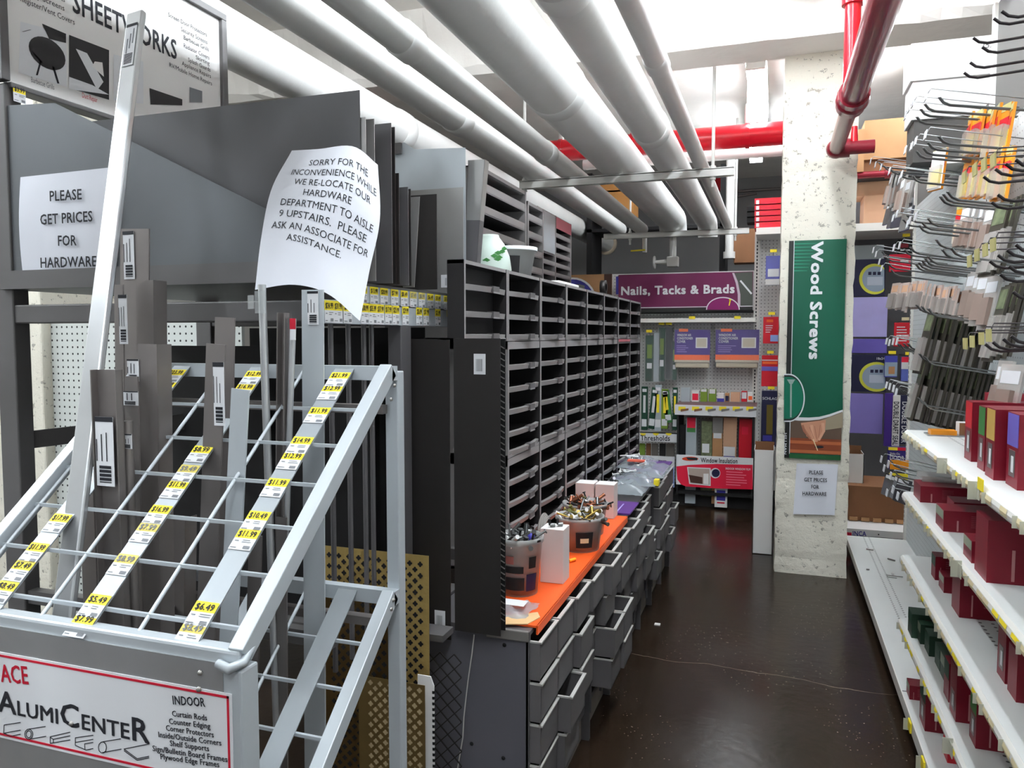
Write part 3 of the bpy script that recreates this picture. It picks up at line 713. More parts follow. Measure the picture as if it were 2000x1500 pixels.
# ---------------------------------------------------------------- aluminium stock rack in the foreground
AX0, AX1, AY0, AY1, AZ0, AZ1 = -1.135, -.602, .760, 1.150, .860, 1.193
ac = thing('aluminium_stock_rack', 'silver wire-topped rack of aluminium bars with a red bordered sign in the foreground', 'rack', (-.87, .96, 0))
SL = Vector((0, AY1-AY0, AZ1-AZ0)).normalized(); SN = EX.cross(SL)
def slope(x, y, dz=0.0): return Vector((x, y, AZ0 + (AZ1-AZ0)*(y-AY0)/(AY1-AY0) - dz))
LOW = .383
def grid(dz, part, strip_xs):
    for x in (AX0, AX1):
        MB().bar(slope(x-.011 if x == AX1 else x+.011, AY0, dz), slope(x-.011 if x == AX1 else x+.011, AY1, dz), .022, .026, M_aluw).build('side_rail', ac, bevel=.0015)
    MB().box(AX0, AX1, AY1-.006, AY1+.012, AZ1-dz-.018, AZ1-dz+.006, M_aluw).build('rear_bar', ac)
    m = MB()
    for k in range(1, 7):
        y = AY1 - .0585*k - .014
        if y > AY0+.01: m.bar(slope(AX0+.02, y, dz), slope(AX1-.02, y, dz), .005, .005, M_aluw, (0, 1, 0))
    for x in (-.775, -.945, -1.105): m.tube([slope(x, AY0, dz), slope(x, AY1, dz)], .003, M_aluw, 8)
    m.build('wire_grid', ac)
    for x in strip_xs:
        MB().slab((slope(x, AY0, dz)+slope(x, AY1, dz))/2 + SN*.004, EX, SL, SN, .0185, (AY1-AY0)/SL.y/2, .001, mat('tag_strip_grey', (150, 156, 160), .42, .3)).build('tag_strip', ac)
grid(0, 'upper', (-1.035, -.865, -.693))
grid(LOW, 'lower', (-1.035, -.865, -.693))
# posts, front panel
MB().box(AX1-.024, AX1, AY1+.012, AY1+.036, 0, 1.19, M_aluw).build('rear_leg', ac, bevel=.002)
MB().box(AX0, AX0+.024, AY1+.012, AY1+.036, 0, 1.19, M_aluw).build('rear_leg', ac, bevel=.002)
MB().box(AX1-.028, AX1-.0, AY0-.012, AY0+.022, 0, .845, M_aluw).build('front_leg', ac, bevel=.003)
MB().box(AX0, AX0+.028, AY0-.012, AY0+.022, 0, .845, M_aluw).build('front_leg', ac, bevel=.003)
MB().box(AX0, AX1-.004, AY0-.010, AY0+.014, .846, .868, M_aluw).build('front_rail', ac, bevel=.004)
MB().box(AX0+.01, AX1-.026, AY0-.0125, AY0-.008, .50, .852, M_alu).build('front_panel', ac)
MB().tube([(AX1-.03, AY0-.016, .853), (AX1-.012, AY0-.018, .849), (AX1, AY0-.006, .855), (AX1-.004, AY0+.018, .866)], [.006, .007, .006, .004], M_aluw, 8).build('weld', ac)
for px, py in ((770, 753), (763, 780), (768, 1172), (764, 1190)):
    p = onX(px, py, AX1); MB().lathe((AX1+.0, p.y if p.y > 1.1 else 1.16, p.z), [(.0001, .003), (.0025, .0026), (.0034, 0)], M_edge, 10, 'x').build('rivet', ac)
MB().box(AX0, AX1, AY0, AY1, .06, .075, M_alud).build('base_tray', ac)
MB().box(AX0+.03, AX1-.02, AY1-.004, AY1+.014, AZ1-LOW-.06, AZ1-LOW-.045, M_alud).build('cross_rail', ac)
MB().box(AX0+.03, AX1-.02, AY1-.004, AY1+.014, AZ1-.075, AZ1-.06, M_alud).build('cross_rail', ac)
# the sign on the front panel
YS = AY0-.0135
m = MB(); a, b = onY(452, 1346, YS), onY(452, 1500, YS); zt, zb = .816, .694; xr = a.x
m.box(AX0+.01, xr, YS, YS+.001, zb, zt, M_label)
for z0, z1 in ((zt-.006, zt-.003), (zb+.004, zb+.007)): m.box(AX0+.013, xr-.004, YS-.0006, YS, z0, z1, M_sred)
m.box(xr-.007, xr-.004, YS-.0006, YS, zb+.004, zt-.003, M_sred)
textY(m, 'ACE', (4, 1331), (58, 1336), 34, YS, M_sred, 1)
a, b = onY(-2, 1384, YS), onY(293, 1427, YS); h = .0255; x = a.x
wd = [('A', 1.25), ('LUMI', .86), ('C', 1.28), ('ENTE', .86), ('R', 1.28)]
tot = sum(GL[(1, c_)][2]*k for s_, k in wd for c_ in s_); f = (b.x-a.x)/(tot*h)
for s_, k in wd:
    m.text(s_, (x, YS, a.z-.003), EX, EZ, h*k*.92, M_ink, 1, sx=f/.92); x += sum(GL[(1, c_)][2] for c_ in s_)*h*k*f
for s_, p0, p1, cp, bd in (('INDOOR', (338, 1375), (402, 1380), 17, 1), ('Curtain Rods', (337, 1398), (406, 1407), 11, 1), ('Counter Edging', (331, 1413), (412, 1423), 11, 1), ('Corner Protectors', (325, 1426), (419, 1440), 11, 1),
                           ('Inside/Outside Corners', (310, 1439), (434, 1456), 11, 1), ('Shelf Supports', (333, 1456), (410, 1467), 11, 1), ('Sign/Bulletin Board Frames', (299, 1466), (446, 1488), 11, 1), ('Plywood Edge Frames', (314, 1482), (430, 1498), 11, 1)):
    textY(m, s_, p0, p1, cp, YS, M_ink, bd)
def stroke(pts, cl=False):
    pp = [onY(*p, YS-.0006) for p in pts]
    for i in range(len(pp)-1): m.bar(pp[i], pp[i+1], .0002, .0011, M_ink, (0, 1, 0))
stroke([(40, 1411), (8, 1416), (7, 1432), (20, 1438), (40, 1434)]); stroke([(8, 1432), (40, 1426)])
stroke([(89, 1419), (56, 1424)]); stroke([(90, 1438), (57, 1444)]); stroke([(56+8*math.cos(k*.63), 1434+10*math.sin(k*.63)) for k in range(11)]); stroke([(56+5*math.cos(k*.63), 1434+7*math.sin(k*.63)) for k in range(11)])
stroke([(137, 1430), (98, 1439), (98, 1452), (137, 1445)]); stroke([(98, 1440), (104, 1444), (137, 1437)]); stroke([(104, 1444), (104, 1451)])
stroke([(182, 1436), (147, 1441), (147, 1456), (168, 1465), (182, 1462)]); stroke([(182, 1450), (165, 1453), (166, 1464)]); stroke([(147, 1450), (182, 1444)])
stroke([(236, 1443), (200, 1449)]); stroke([(237, 1463), (200, 1470)]); stroke([(200+8*math.cos(k*.63), 1460+11*math.sin(k*.63)) for k in range(11)])
stroke([(291, 1453), (242, 1463), (268, 1482), (291, 1477)]); stroke([(242, 1466), (268, 1485), (291, 1480)])
m.build('sign_panel', ac)
for px, py in ((391, 1314), (389, 1346), (140, 1413)):
    p = onY(px, py, YS); MB().lathe((p.x, YS, p.z), [(.0001, -.0032), (.0025, -.0028), (.0036, 0)], M_edge, 10, 'y').build('screw', ac)
# price tags on the three strips
for px, py, pr, fd in ((665, 733, '$21.99', 0), (651, 758, '$12.99', 0), (627, 802, '$11.99', 0), (594, 860, '$14.99', 0), (577, 890, '$12.99', 0), (547, 942, '$11.99', 0), (505, 1006, '$10.49', 0), (486, 1042, '$11.99', 0), (400, 1184, '$6.49', 0), (377, 1224, '$8.49', 1),
                       (496, 730, '$12.99', 0), (484, 755, '$16.99', 0), (390, 877, '$8.99', 0), (373, 915, '$9.49', 1), (352, 946, '$11.99', 0), (325, 995, '$16.99', 0), (303, 1030, '$7.99', 1), (245, 1090, '$8.99', 1), (182, 1168, '$5.49', 0), (166, 1207, '$7.99', 0),
                       (346, 727, '$23.99', 0), (332, 750, '$26.99', 0), (112, 1010, '$17.99', 0), (77, 1068, '$11.99', 0), (46, 1103, '$7.49', 0), (12, 1143, '$8.49', 0)):
    p = onP(px, py, slope(0, AY0)+SN*.005, SN)
    sx = min((-1.035, -.865, -.693), key=lambda v: abs(v-p.x))
    price_tag(ac, Vector((sx-.0182, p.y, p.z)) - SL*.028 , EX, SL, .0364, .034, pr, fd)

# ---------------------------------------------------------------- aluminium bars standing in it
def sticker(t, o, w, h, dark_top=1):
    m = MB(); o = Vector(o)
    m.box(o.x, o.x+w, o.y-.0008, o.y, o.z, o.z+h, M_label)
    q0 = Vector((o.x, o.y-.0008, o.z))
    for k in range(3):
        lines(m, q0+EX*(w*(.12+.28*k))+EZ*(h*.36), EZ, -EX, h*.5, w*.12, 1, M_ink, off=.0006, th=.5)
    n = 9
    for k in range(n):
        z = q0.z + h*(.05+.26*k/n); m.quad((q0.x+w*.18, q0.y-.0006, z), (q0.x+w*.85, q0.y-.0006, z), (q0.x+w*.85, q0.y-.0006, z+h*.015*(1+k % 2)), (q0.x+w*.18, q0.y-.0006, z+h*.015*(1+k % 2)), M_ink)
    if dark_top: m.box(o.x, o.x+w, o.y-.0014, o.y-.0008, o.z+h*.93, o.z+h, M_ink)
    m.build('barcode_label', t)
def stock(label, pl, pr, ytop, Y, kind, mt, foot=None, st=None, zb=.078, group='aluminium bars standing in the silver rack'):
    """bar standing in the rack: image left / right edges and top, on the plane Y; foot = image left edge at y=1200"""
    a, b = onY(pl, ytop, Y), onY(pr, ytop, Y); w = b.x-a.x; top = Vector(((a.x+b.x)/2, Y, (a.z+b.z)/2))
    if foot is None: bx = top.x
    else:
        f = onY(foot, 1200, Y); k = (top.z-zb)/(top.z-f.z); bx = top.x + ((f.x+w/2)-top.x)*k
    bot = Vector((bx, Y, zb)); d = (top-bot).normalized(); sx = EY.cross(d).normalized(); sx = sx if sx.x > 0 else -sx
    t = thing({'plate': 'flat_bar', 'angle': 'angle_bar', 'channel': 'channel_bar', 'tube': 'aluminium_tube'}[kind], label, 'metal bar', bot, group)
    m = MB()
    if kind == 'plate': m.bar(bot, top, w, .003, mt, sx)
    elif kind == 'angle': m.bar(bot, top, w, .002, mt, sx); m.bar(bot+sx*(w/2-.001)+EY*w*.4, top+sx*(w/2-.001)+EY*w*.4, .002, w*.8, mt, sx)
    elif kind == 'channel':
        m.bar(bot, top, w, .002, mt, sx)
        for s_ in (-1, 1): m.bar(bot+sx*s_*(w/2-.001)-EY*.006, top+sx*s_*(w/2-.001)-EY*.006, .002, .014, mt, sx)
    else: m.tube([bot, top], w/2, mt, 14)
    m.build('profile', t)
    if st:
        (sl, sr, s0, s1) = st; p, r = onY(sl, s1, Y-.011), onY(sr, s0, Y-.011)
        sticker(t, (p.x, Y-(.0105 if kind == 'channel' else w/2+.001 if kind == 'tube' else .0026), p.z), r.x-p.x, r.z-p.z)
    return t
# the long pale bar leaning against the sign
t = thing('flat_bar', 'long bright aluminium bar leaning up past the tall sign', 'metal bar', (-1.0, .93, .3), 'aluminium bars standing in the silver rack')
tp0, tp1 = onY(247, 25, 1.17), onY(288, 27, 1.17); bt0, bt1 = onY(101, 1195, .85), onY(150, 1195, .85)
pt, pb = (tp0+tp1)/2, (bt0+bt1)/2; d = (pt-pb).normalized(); pb2 = pb - d*.28
MB().bar(pb2, pt, .036, .012, M_alu, (1, 0, 0)).build('profile', t, bevel=.003)
f1 = onP(268, 62, pt, Vector((0, -d.z, d.y))); m = MB(); nn = Vector((0, -d.z, d.y)).normalized()
sx = d.cross(nn).normalized(); sx = sx if sx.x > 0 else -sx
cen = pt - d*.075 + nn*.0072
m.slab(cen, sx, d, nn, .012, .045, .0004, M_label)
m.slab(cen+d*.043, sx, d, nn, .012, .003, .0007, M_ink)
for k in range(3): m.slab(cen+sx*(.006-.006*k)+d*(.018-.01*k), sx, d, nn, .0013, .016, .0007, M_inkgrey)
for k in range(8): m.slab(cen-d*(.02+.0028*k), sx, d, nn, .009, .0008, .0007, M_ink)
m.build('barcode_label', t)
stock('wide grey flat bar with barcode label, just right of the long leaning bar', 236, 292, 447, 1.125, 'plate', M_alud, 236, (236, 254, 450, 545))
stock('brownish angle bar right of the wide labelled bar', 266, 300, 547, 1.10, 'angle', M_alud, 272)
stock('slim bar with a loose curled label behind the leaning bar', 224, 241, 556, 1.07, 'plate', M_alud, 232, (227, 240, 575, 672))
stock('grey channel bar holding a long white label, front left of the group', 189, 238, 722, .93, 'channel', M_alud, 207, (190, 220, 815, 948))
stock('narrow aluminium tube with a torn paper tag, beside the channel bar', 238, 256, 822, .95, 'tube', M_alud, 252, (241, 257, 848, 876))
stock('angle bar with crumpled white label right of the channel bar', 270, 307, 672, 1.00, 'angle', M_alud, 278, (242, 263, 702, 745))
stock('tall dull bar with two fluttering stickers at mid height', 244, 270, 735, .985, 'plate', M_alud, 254, (231, 262, 765, 792))
stock('broad flat bar with a tall narrow barcode label, centre of the rack', 404, 441, 672, 1.00, 'plate', M_alud, 386, (412, 430, 708, 832))
stock('broad flat bar half hidden behind the bar with tall narrow label', 421, 459, 620, 1.05, 'plate', M_alud, 412)
stock('clean pale flat bar standing alone right of centre', 453, 487, 760, .97, 'plate', M_aluw, 432)
stock('round aluminium tube with clear tape at its top', 505, 518, 556, 1.06, 'tube', M_alu, 527)
stock('narrow channel bar left of the red tipped tube', 550, 566, 611, 1.08, 'channel', M_alud, 545)
t = stock('thin tube with a red tipped tag', 567, 578, 622, 1.075, 'tube', M_alu, 548)
p0, p1 = onY(567, 622, 1.068), onY(579, 664, 1.068)
MB().box(p0.x, p1.x, 1.066, 1.0665, (p0.z+p1.z)/2, p0.z, M_sred).box(p0.x, p1.x, 1.066, 1.0665, p1.z, (p0.z+p1.z)/2, M_label).build('tag', t)
stock('wide flat bar with barcode in front of the label rail, right of the notice corner', 590, 632, 566, 1.115, 'plate', M_aluw, 594, (596, 616, 568, 634))
stock('short grey bar behind the lower wire grid, right of the clean bar', 487, 512, 1045, 1.05, 'plate', M_alud, 483)
stock('slim grey bar behind the lower wire grid, left of the wide barcode bar', 540, 560, 1010, 1.06, 'plate', M_alud, 541)
stock('short dull angle left of centre between the price strips', 330, 362, 1010, 1.09, 'angle', M_alud, 328)
stock('low grey bar at the far left behind the long leaning bar', 150, 178, 830, 1.0, 'plate', M_alud, 165)
p = onY(508, 590, 1.05)
m = MB(); m.slab(p, EX, EZ, EY, .010, .018, .0006, M_tape); q2 = onY(490, 590, 1.045); m.slab(q2, (EX-EY*.4).normalized(), EZ, EY, .009, .011, .0006, M_tape)
m.solo('adhesive_tape', 'clear crumpled tape between the notice corner and the round tube', 'tape')
# ---------------------------------------------------------------- pigeonhole cabinets
PXF, PXB = -.70, -1.0; YP = 1.688; CW = .3155
def pigeon(i0, i1, z0, z1, rows, label, head=0.0, xf=PXF, xb=None, ystart=YP, cw=CW, clip=True, tilt=.012, solid_from=None):
    xb = xb or (-.742 if i0 == 0 else PXB)
    y0, y1 = ystart+i0*cw+.002, ystart+i1*cw-.002
    t = thing('pigeonhole_cabinet', label, 'bin cabinet', ((xf+xb)/2, (y0+y1)/2, z0), 'pigeonhole cabinets')
    m = MB(); e = .009
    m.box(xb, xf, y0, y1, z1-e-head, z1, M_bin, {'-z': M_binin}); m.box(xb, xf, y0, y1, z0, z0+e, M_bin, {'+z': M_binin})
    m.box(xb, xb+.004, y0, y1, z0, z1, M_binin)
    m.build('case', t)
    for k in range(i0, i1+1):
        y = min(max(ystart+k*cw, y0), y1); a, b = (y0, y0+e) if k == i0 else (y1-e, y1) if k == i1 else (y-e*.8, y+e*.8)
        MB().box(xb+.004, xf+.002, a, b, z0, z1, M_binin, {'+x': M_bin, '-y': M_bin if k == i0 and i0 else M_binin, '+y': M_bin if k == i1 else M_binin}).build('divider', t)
    h = (z1-head-z0-2*e*0)/rows
    for k in range(i0, i1):
        a, b = ystart+k*cw+e, ystart+(k+1)*cw-e
        for r in range(rows):
            z = z0 + r*h + (e if r == 0 else 0)
            m = MB()
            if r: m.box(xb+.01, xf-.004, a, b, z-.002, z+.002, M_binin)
            zl = z+.001
            # bowed lip with a rolled top
            m.add([(xf-.004+.010*math.sin(math.pi*j/8), a+(b-a)*j/8, zl-.006) for j in range(9)] + [(xf-.002+.012*math.sin(math.pi*j/8), a+(b-a)*j/8, zl+.008) for j in range(9)] + [(xf-.012+.010*math.sin(math.pi*j/8), a+(b-a)*j/8, zl+.009) for j in range(9)],
                  [(j, j+1, 9+j+1, 9+j) for j in range(8)] + [(9+j, 9+j+1, 18+j+1, 18+j) for j in range(8)], M_bin)
            sh = m.build('shelf', t)
            if clip:
                yc = (a+b)/2 + (b-a)*.12
                MB().box(xf-.004, xf+.014, yc-.022, yc+.022, zl-.004, zl+.011, M_drawer).box(xf+.012, xf+.0145, yc-.022, yc+.022, zl-.007, zl-.003, M_bin).build('label_holder', sh, loc=t['_at'])
    return t
ZB, ZM, ZT, ZU = .577, .905, 1.233, 1.43
for i0, i1, lb in ((0, 1, 'top row pigeonhole cabinet nearest the price tag rails, partly behind a leaning channel'), (1, 2, 'top row pigeonhole cabinet under the round plastic tub'),
                   (2, 3, 'top row pigeonhole cabinet under the white lid, third from the tags'), (3, 6, 'top row pigeonhole cabinet three bins wide'), (6, 8, 'top row pigeonhole cabinet at the far end, two bins wide')):
    pigeon(i0, i1, ZT+.002, ZU, 3, lb)
for i0, i1, lb in ((1, 3, 'middle pigeonhole cabinet nearest the tall dark sheets'), (3, 6, 'middle pigeonhole cabinet three bins wide in mid run'), (6, 8, 'middle pigeonhole cabinet at the far end under a reddish label')):
    pigeon(i0, i1, ZM+.002, ZT, 5, lb, head=.012)
for i0, i1, lb in ((1, 3, 'lowest pigeonhole cabinet behind the screw bucket and tall carton'), (3, 6, 'lowest pigeonhole cabinet behind the small white cartons'), (6, 8, 'lowest pigeonhole cabinet at the far end beside the purple board')):
    pigeon(i0, i1, ZB+.002, ZM, 5, lb, head=.012)
y0 = YP+6*CW; MB().box(PXF+.002, PXF+.004, y0+.01, y0+CW-.02, ZT-.012, ZT, mat('reddish_label', (190, 110, 120), .6)).solo('shelf_label', 'reddish strip label on the far middle pigeonhole cabinet', 'label')

# cabinets standing on top, further back
def openrack(label, x, y0, y1, z0, z1, rows, cols, header=None):
    t = thing('open_bin_cabinet', label, 'bin cabinet', (x-.12, (y0+y1)/2, z0), 'cabinets on top of the pigeonholes')
    e = .012; MB().box(x-.25, x, y0, y1, z1-e, z1, M_bin).box(x-.25, x, y0, y1, z0, z0+e, M_bin).box(x-.25, x-.245, y0, y1, z0, z1, M_binin).build('case', t)
    for k in range(cols+1):
        y = y0 + (y1-y0-e)*k/cols; MB().box(x-.25, x+.002, y, y+e, z0, z1, M_binin, {'+x': M_bin, '-y': M_bin, '+y': M_bin}).build('divider', t)
    h = (z1-z0)/rows
    for k in range(cols):
        a = y0+(y1-y0-e)*k/cols+e; b = y0+(y1-y0-e)*(k+1)/cols
        for r in range(1, rows):
            z = z0+r*h; MB().box(x-.245, x, a, b, z-.002, z, M_binin).box(x-.003, x, a, b, z-.004, z+h*.34, M_bin).build('shelf', t)
    if header: MB().box(x, x+.003, header[0], header[1], z1-.03, z1-.004, header[2]).build('header_label', t)
    return t
p = onX(950, 340, -.9)
openrack('tall dark open cabinet on top of the pigeonholes, left', -.9, 2.30, 2.79, 1.432, 1.79, 5, 1)
openrack('narrow dark open cabinet beside the tall one on top of the pigeonholes', -.9, 2.81, 3.02, 1.432, 1.76, 5, 1)
t = openrack('grey cabinet with blank upper panel and slanted shelves on top of the pigeonholes', -.95, 3.10, 3.66, 1.432, 1.79, 8, 2)
MB().box(-.949, -.946, 3.115, 3.36, 1.615, 1.785, M_aluw).build('blank_panel', t)
MB().box(-.949, -.946, 3.385, 3.65, 1.735, 1.785, mat('reddish_label', (190, 110, 120), .6)).build('header_label', t)
MB().box(-.95, -.90, 2.235, 2.28, 1.432, 1.77, M_rackg).solo('metal_angle', 'upright grey angle left of the tall dark open cabinet', 'metal strip')

# things standing on the top row
c = onX(952, 520, -.82)
t = thing('plastic_jug', 'pale translucent jug with a green leaf label on the top row of pigeonholes', 'jug', (-.80, 2.13, 1.432))
M_jug = mat('translucent_jug', (206, 222, 212), .35, alpha=.92)
MB().lathe((-.80, 2.13, 1.432), [(.001, 0), (.062, 0), (.066, .01), (.06, .05), (.045, .085), (.03, .105), (.028, .112), (.001, .112)], M_jug, 22).build('body', t)
m = MB(); rnd = random.Random(2)
for k in range(7):
    an = -.9 + rnd.uniform(-.5, .5); zz_ = 1.432+.03+rnd.uniform(0, .04); rr_ = .0625
    p = Vector((-.80+rr_*math.cos(an), 2.13+rr_*math.sin(an), zz_)); n_ = Vector((math.cos(an), math.sin(an), 0)); tt = EZ.cross(n_)
    m.poly([p+tt*.012, p+EZ*.007, p-tt*.012, p-EZ*.006], M_green)
m.build('leaf_label', t)
def tub(label, c, r, h, lid=0, contents=None, group=None, taper=.78, name='plastic_tub', printed=None):
    t = thing(name, label, 'tub', c, group)
    M_tub = mat('frosted_tub', (196, 198, 196), .3, alpha=.55)
    MB().lathe(c, [(.001, .002), (r*taper, .002), (r*taper, 0), (r*.97, h*.9), (r*1.03, h*.9), (r*1.04, h), (r*.98, h), (r*.94, h*.88), (r*taper*.95, .006), (.001, .006)], M_tub, 26).build('tub_wall', t)
    if lid: MB().lathe(c, [(.001, h*1.02), (r*.9, h*1.02), (r*.92, h*1.05), (r*1.07, h*1.05), (r*1.07, h*.93)], mat('lid_white', (216, 222, 222), .4), 26).build('lid', t)
    if printed:
        m = MB()
        for a0, a1, z0, z1, mt in printed:
            g = 8
            def P(a, z): rr_ = r*(taper+(.97-taper)*(z/(h*.9)))*1.012; return (c[0]+rr_*math.cos(a), c[1]+rr_*math.sin(a), c[2]+z)
            for k in range(g):
                b0, b1 = a0+(a1-a0)*k/g, a0+(a1-a0)*(k+1)/g
                m.quad(P(b0, z0*h), P(b1, z0*h), P(b1, z1*h), P(b0, z1*h), mt)
        m.build('printed_label', t)
    return t
tub('frosted round tub with a pale rim on the top row of pigeonholes', (-.80, 2.34, 1.432), .075, .092, 1, printed=[(-1.9, -.9, .1, .72, M_dark)])
MB().box(-.86, -.72, 2.62, 2.90, 1.432, 1.444, M_boxw).solo('box_lid', 'flat white lid lying on the top row of pigeonholes', 'lid', bevel=.003)
MB().box(-.84, -.75, 3.05, 3.3, 1.432, 1.44, M_boxw).box(-.82, -.77, 3.1, 3.2, 1.44, 1.462, M_dark).solo('leaflet_stack', 'small dark item on white leaflets farther along the top row of pigeonholes', 'leaflets')
t = thing('tape_dispenser', 'dark tape dispenser on the far end of the top row of pigeonholes', 'dispenser', (-.79, 3.62, 1.432))
MB().box(-.82, -.76, 3.5, 3.74, 1.432, 1.45, M_dark).build('base', t, bevel=.004)
MB().lathe((-.80, 3.66, 1.482), [(.018, 0), (.034, 0), (.034, .025), (.018, .025)], M_black, 18, 'x').build('roll', t)

# ---------------------------------------------------------------- drawer cabinets
DX = -.505; DW = CW/2; ZD = .577
DY0 = 1.632
def drawer_mesh():
    m = MB(); w, d, h, e = DW-.012, .20, .088, .003
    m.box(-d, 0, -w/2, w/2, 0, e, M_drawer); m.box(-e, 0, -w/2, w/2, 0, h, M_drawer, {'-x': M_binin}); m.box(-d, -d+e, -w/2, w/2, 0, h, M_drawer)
    for s_ in (-1, 1): m.box(-d, 0, s_*w/2-e/2, s_*w/2+e/2, 0, h, M_drawer)
    m.box(-d, .003, w/2-.004, w/2+.002, h-.001, h+.003, M_rim).box(-d, .003, -w/2-.002, -w/2+.004, h-.001, h+.003, M_rim).box(-.005, .004, -w/2-.002, w/2+.002, h-.001, h+.003, M_rim)
    return m
rnd = random.Random(21)
missing = {(2, 3): 1, (3, 3): 1, (2, 2): 0, (6, 3): 1, (7, 3): 1, (6, 2): 1, (10, 3): 1, (11, 0): 1, (11, 1): 1, (12, 0): 0}
pull = {(0, 0): .012, (1, 0): .012, (0, 1): .014, (1, 1): .012, (1, 2): .045, (0, 2): .014, (2, 0): .02, (3, 0): .028, (4, 0): .05, (4, 2): .06, (5, 2): .06, (5, 0): .02, (4, 3): .05, (5, 3): .06, (8, 0): .02, (9, 1): .04, (9, 2): .03}
dproto = None
labels = ['grey drawer cabinet nearest the entrance, under the torn brown paper', 'grey drawer cabinet under the round tubs and orange board', 'grey drawer cabinet under the purple board and small cartons', 'grey drawer cabinet farthest away, under the plastic bags']
n_col = 0
for u in range(4):
    y0, y1 = DY0+u*2*CW, DY0+(u+1)*2*CW-.004
    t = thing('drawer_cabinet', labels[u], 'drawer cabinet', (-.75, (y0+y1)/2, 0), 'grey drawer cabinets')
    m = MB().box(-.79, DX-.012, y0, y1, ZD-.012, ZD-.002, M_steel).box(-.79, -.785, y0, y1, .06, ZD, M_binin).box(-.79, DX-.03, y0, y1, .085, .105, M_steel)
    m.build('carcass', t)
    for y in (y0, (y0+y1)/2-.004, y1-.006):
        MB().box(-.79, DX-.015, y, y+.006 if y != y0 else y+.004, .0, ZD-.012, M_steel, {'-y': mat('cabinet_side_grey', (98, 97, 104), .5, .15, var=.05, vscale=3)} if (u == 0 and y == y0) else None).build('side_panel', t)
    MB().box(DX-.05, DX-.04, y0, y1, 0, .085, mat('worn_kickboard', (132, 124, 116), .6, var=.2, vscale=10)).build('kickboard', t)
    for k in range(4):
        MB().box(DX-.02, DX-.012, y0+k*DW-.004 if k else y0, y0+k*DW+.004 if k else y0+.01, .085, ZD-.012, M_steel).build('front_stile', t)
    for k in range(4):
        for r in range(4):
            key = (n_col+k, r)
            if missing.get(key): continue
            z = ZD-.02-.098*(r+1) + .003; y = y0 + DW*(k+.5); px = pull.get(key, rnd.choice((0, .006, .012, .02, .03)))
            if dproto is None:
                dproto = drawer_mesh().build('drawer', loc=(0, 0, 0)); o = dproto
            else: o = dproto.copy(); COL.objects.link(o)
            o.parent = t; o.location = (DX+px-t['_at'][0], y-t['_at'][1], z-t['_at'][2])
    n_col += 4
t = thing('cabinet_hinge', 'curved steel end trim on the near corner of the first drawer cabinet', 'trim', (-.52, 1.628, .56))
MB().box(-.62, -.517, 1.624, 1.63, .553, .579, M_edge).build('end_trim', t, bevel=.004)
MB().tube([onY(926, 1240, 1.62), onY(922, 1275, 1.62), onY(914, 1330, 1.62), onY(911, 1355, 1.62), onY(906, 1400, 1.62), onY(904, 1440, 1.615), onY(893, 1505, 1.61)], .0016, M_rim, 6).solo('string', 'loose pale string hanging down the side of the first drawer cabinet', 'string')
for px, py in ((985, 1260), (921, 1453), (983, 1481)):
    p = onY(px, py, 1.631); MB().lathe((p.x, 1.6315, p.z), [(.0001, -.002), (.004, -.0018), (.005, 0)], M_slot, 10, 'y').solo('screw', {985: 'black screw at the upper side of the first drawer cabinet', 921: 'black screw low on the cabinet side beside the string', 983: 'black screw low on the cabinet side near its front edge'}[px], 'screw')
p = onX(1120, 1400, -.58)
MB().lathe((-.56, 2.06, .11), [(.001, 0), (.026, 0), (.026, .11), (.024, .116), (.001, .118)], mat('white_bottle', (200, 198, 190), .4), 18).solo('white_canister', 'white canister standing in an empty drawer bay near the floor', 'canister')

# ---------------------------------------------------------------- on the worktop
ZW = .576
MB().box(-.695, DX-.002, 1.66, 2.80, ZW, ZW+.005, M_orange).box(DX-.004, DX, 1.66, 2.80, ZW-.016, ZW+.005, M_orange).solo('orange_board', 'bright orange board lining the top of the near drawer cabinets', 'board')
MB().box(-.695, DX+.0, 2.84, 3.05, ZW, ZW+.006, M_purple).box(-.60, -.595, 2.86, 3.0, ZW+.006, ZW+.007, M_lilac).box(-.56, -.555, 2.86, 3.0, ZW+.006, ZW+.007, M_lilac).solo('purple_board', 'purple board with pale stripes in front of the small white cartons', 'board')
MB().box(-.695, DX+.0, 3.5, 4.1, ZW, ZW+.008, M_purple).solo('purple_board', 'purple board on the farthest drawer cabinet', 'board')
ZO = ZW+.0055
def screws(m, c, r, n, rnd, mats, L=.035, up=.6):
    for k in range(n):
        a = rnd.uniform(0, 6.28); q_ = r*math.sqrt(rnd.random()); p = Vector((c[0]+q_*math.cos(a), c[1]+q_*math.sin(a), c[2]+rnd.uniform(-.008, .016)))
        d = Vector((rnd.uniform(-1, 1), rnd.uniform(-1, 1), rnd.uniform(-.1, up))).normalized(); l = L*rnd.uniform(.4, 1.2)
        m.tube([p, p+d*l], .003 if rnd.random() < .7 else .006, rnd.choice(mats), 6)
        if rnd.random() < .6: m.tube([p+d*l, p+d*(l+.003)], .0065, rnd.choice(mats), 8)
    return m
brass = mat('brass_bits', (168, 142, 74), .35, .8)
t = tub('clear bucket heaped with screws and bolts on the orange board', (-.622, 1.875, ZO), .062, .15, 0, taper=.78, name='plastic_bucket', printed=[(-2.2, -1.0, .12, .34, M_dark), (-2.1, -1.05, .42, .54, M_dark), (-.9, -.3, .1, .4, M_navy), (-1.9, -1.5, .58, .72, mat('print_red_brown', (150, 90, 84), .6)), (-.8, -.4, .5, .7, M_dark)])
m = screws(MB(), (-.622, 1.875, ZO+.135), .05, 70, random.Random(4), [M_chrome, M_dark, M_chrome, M_black, M_boxw], .04)
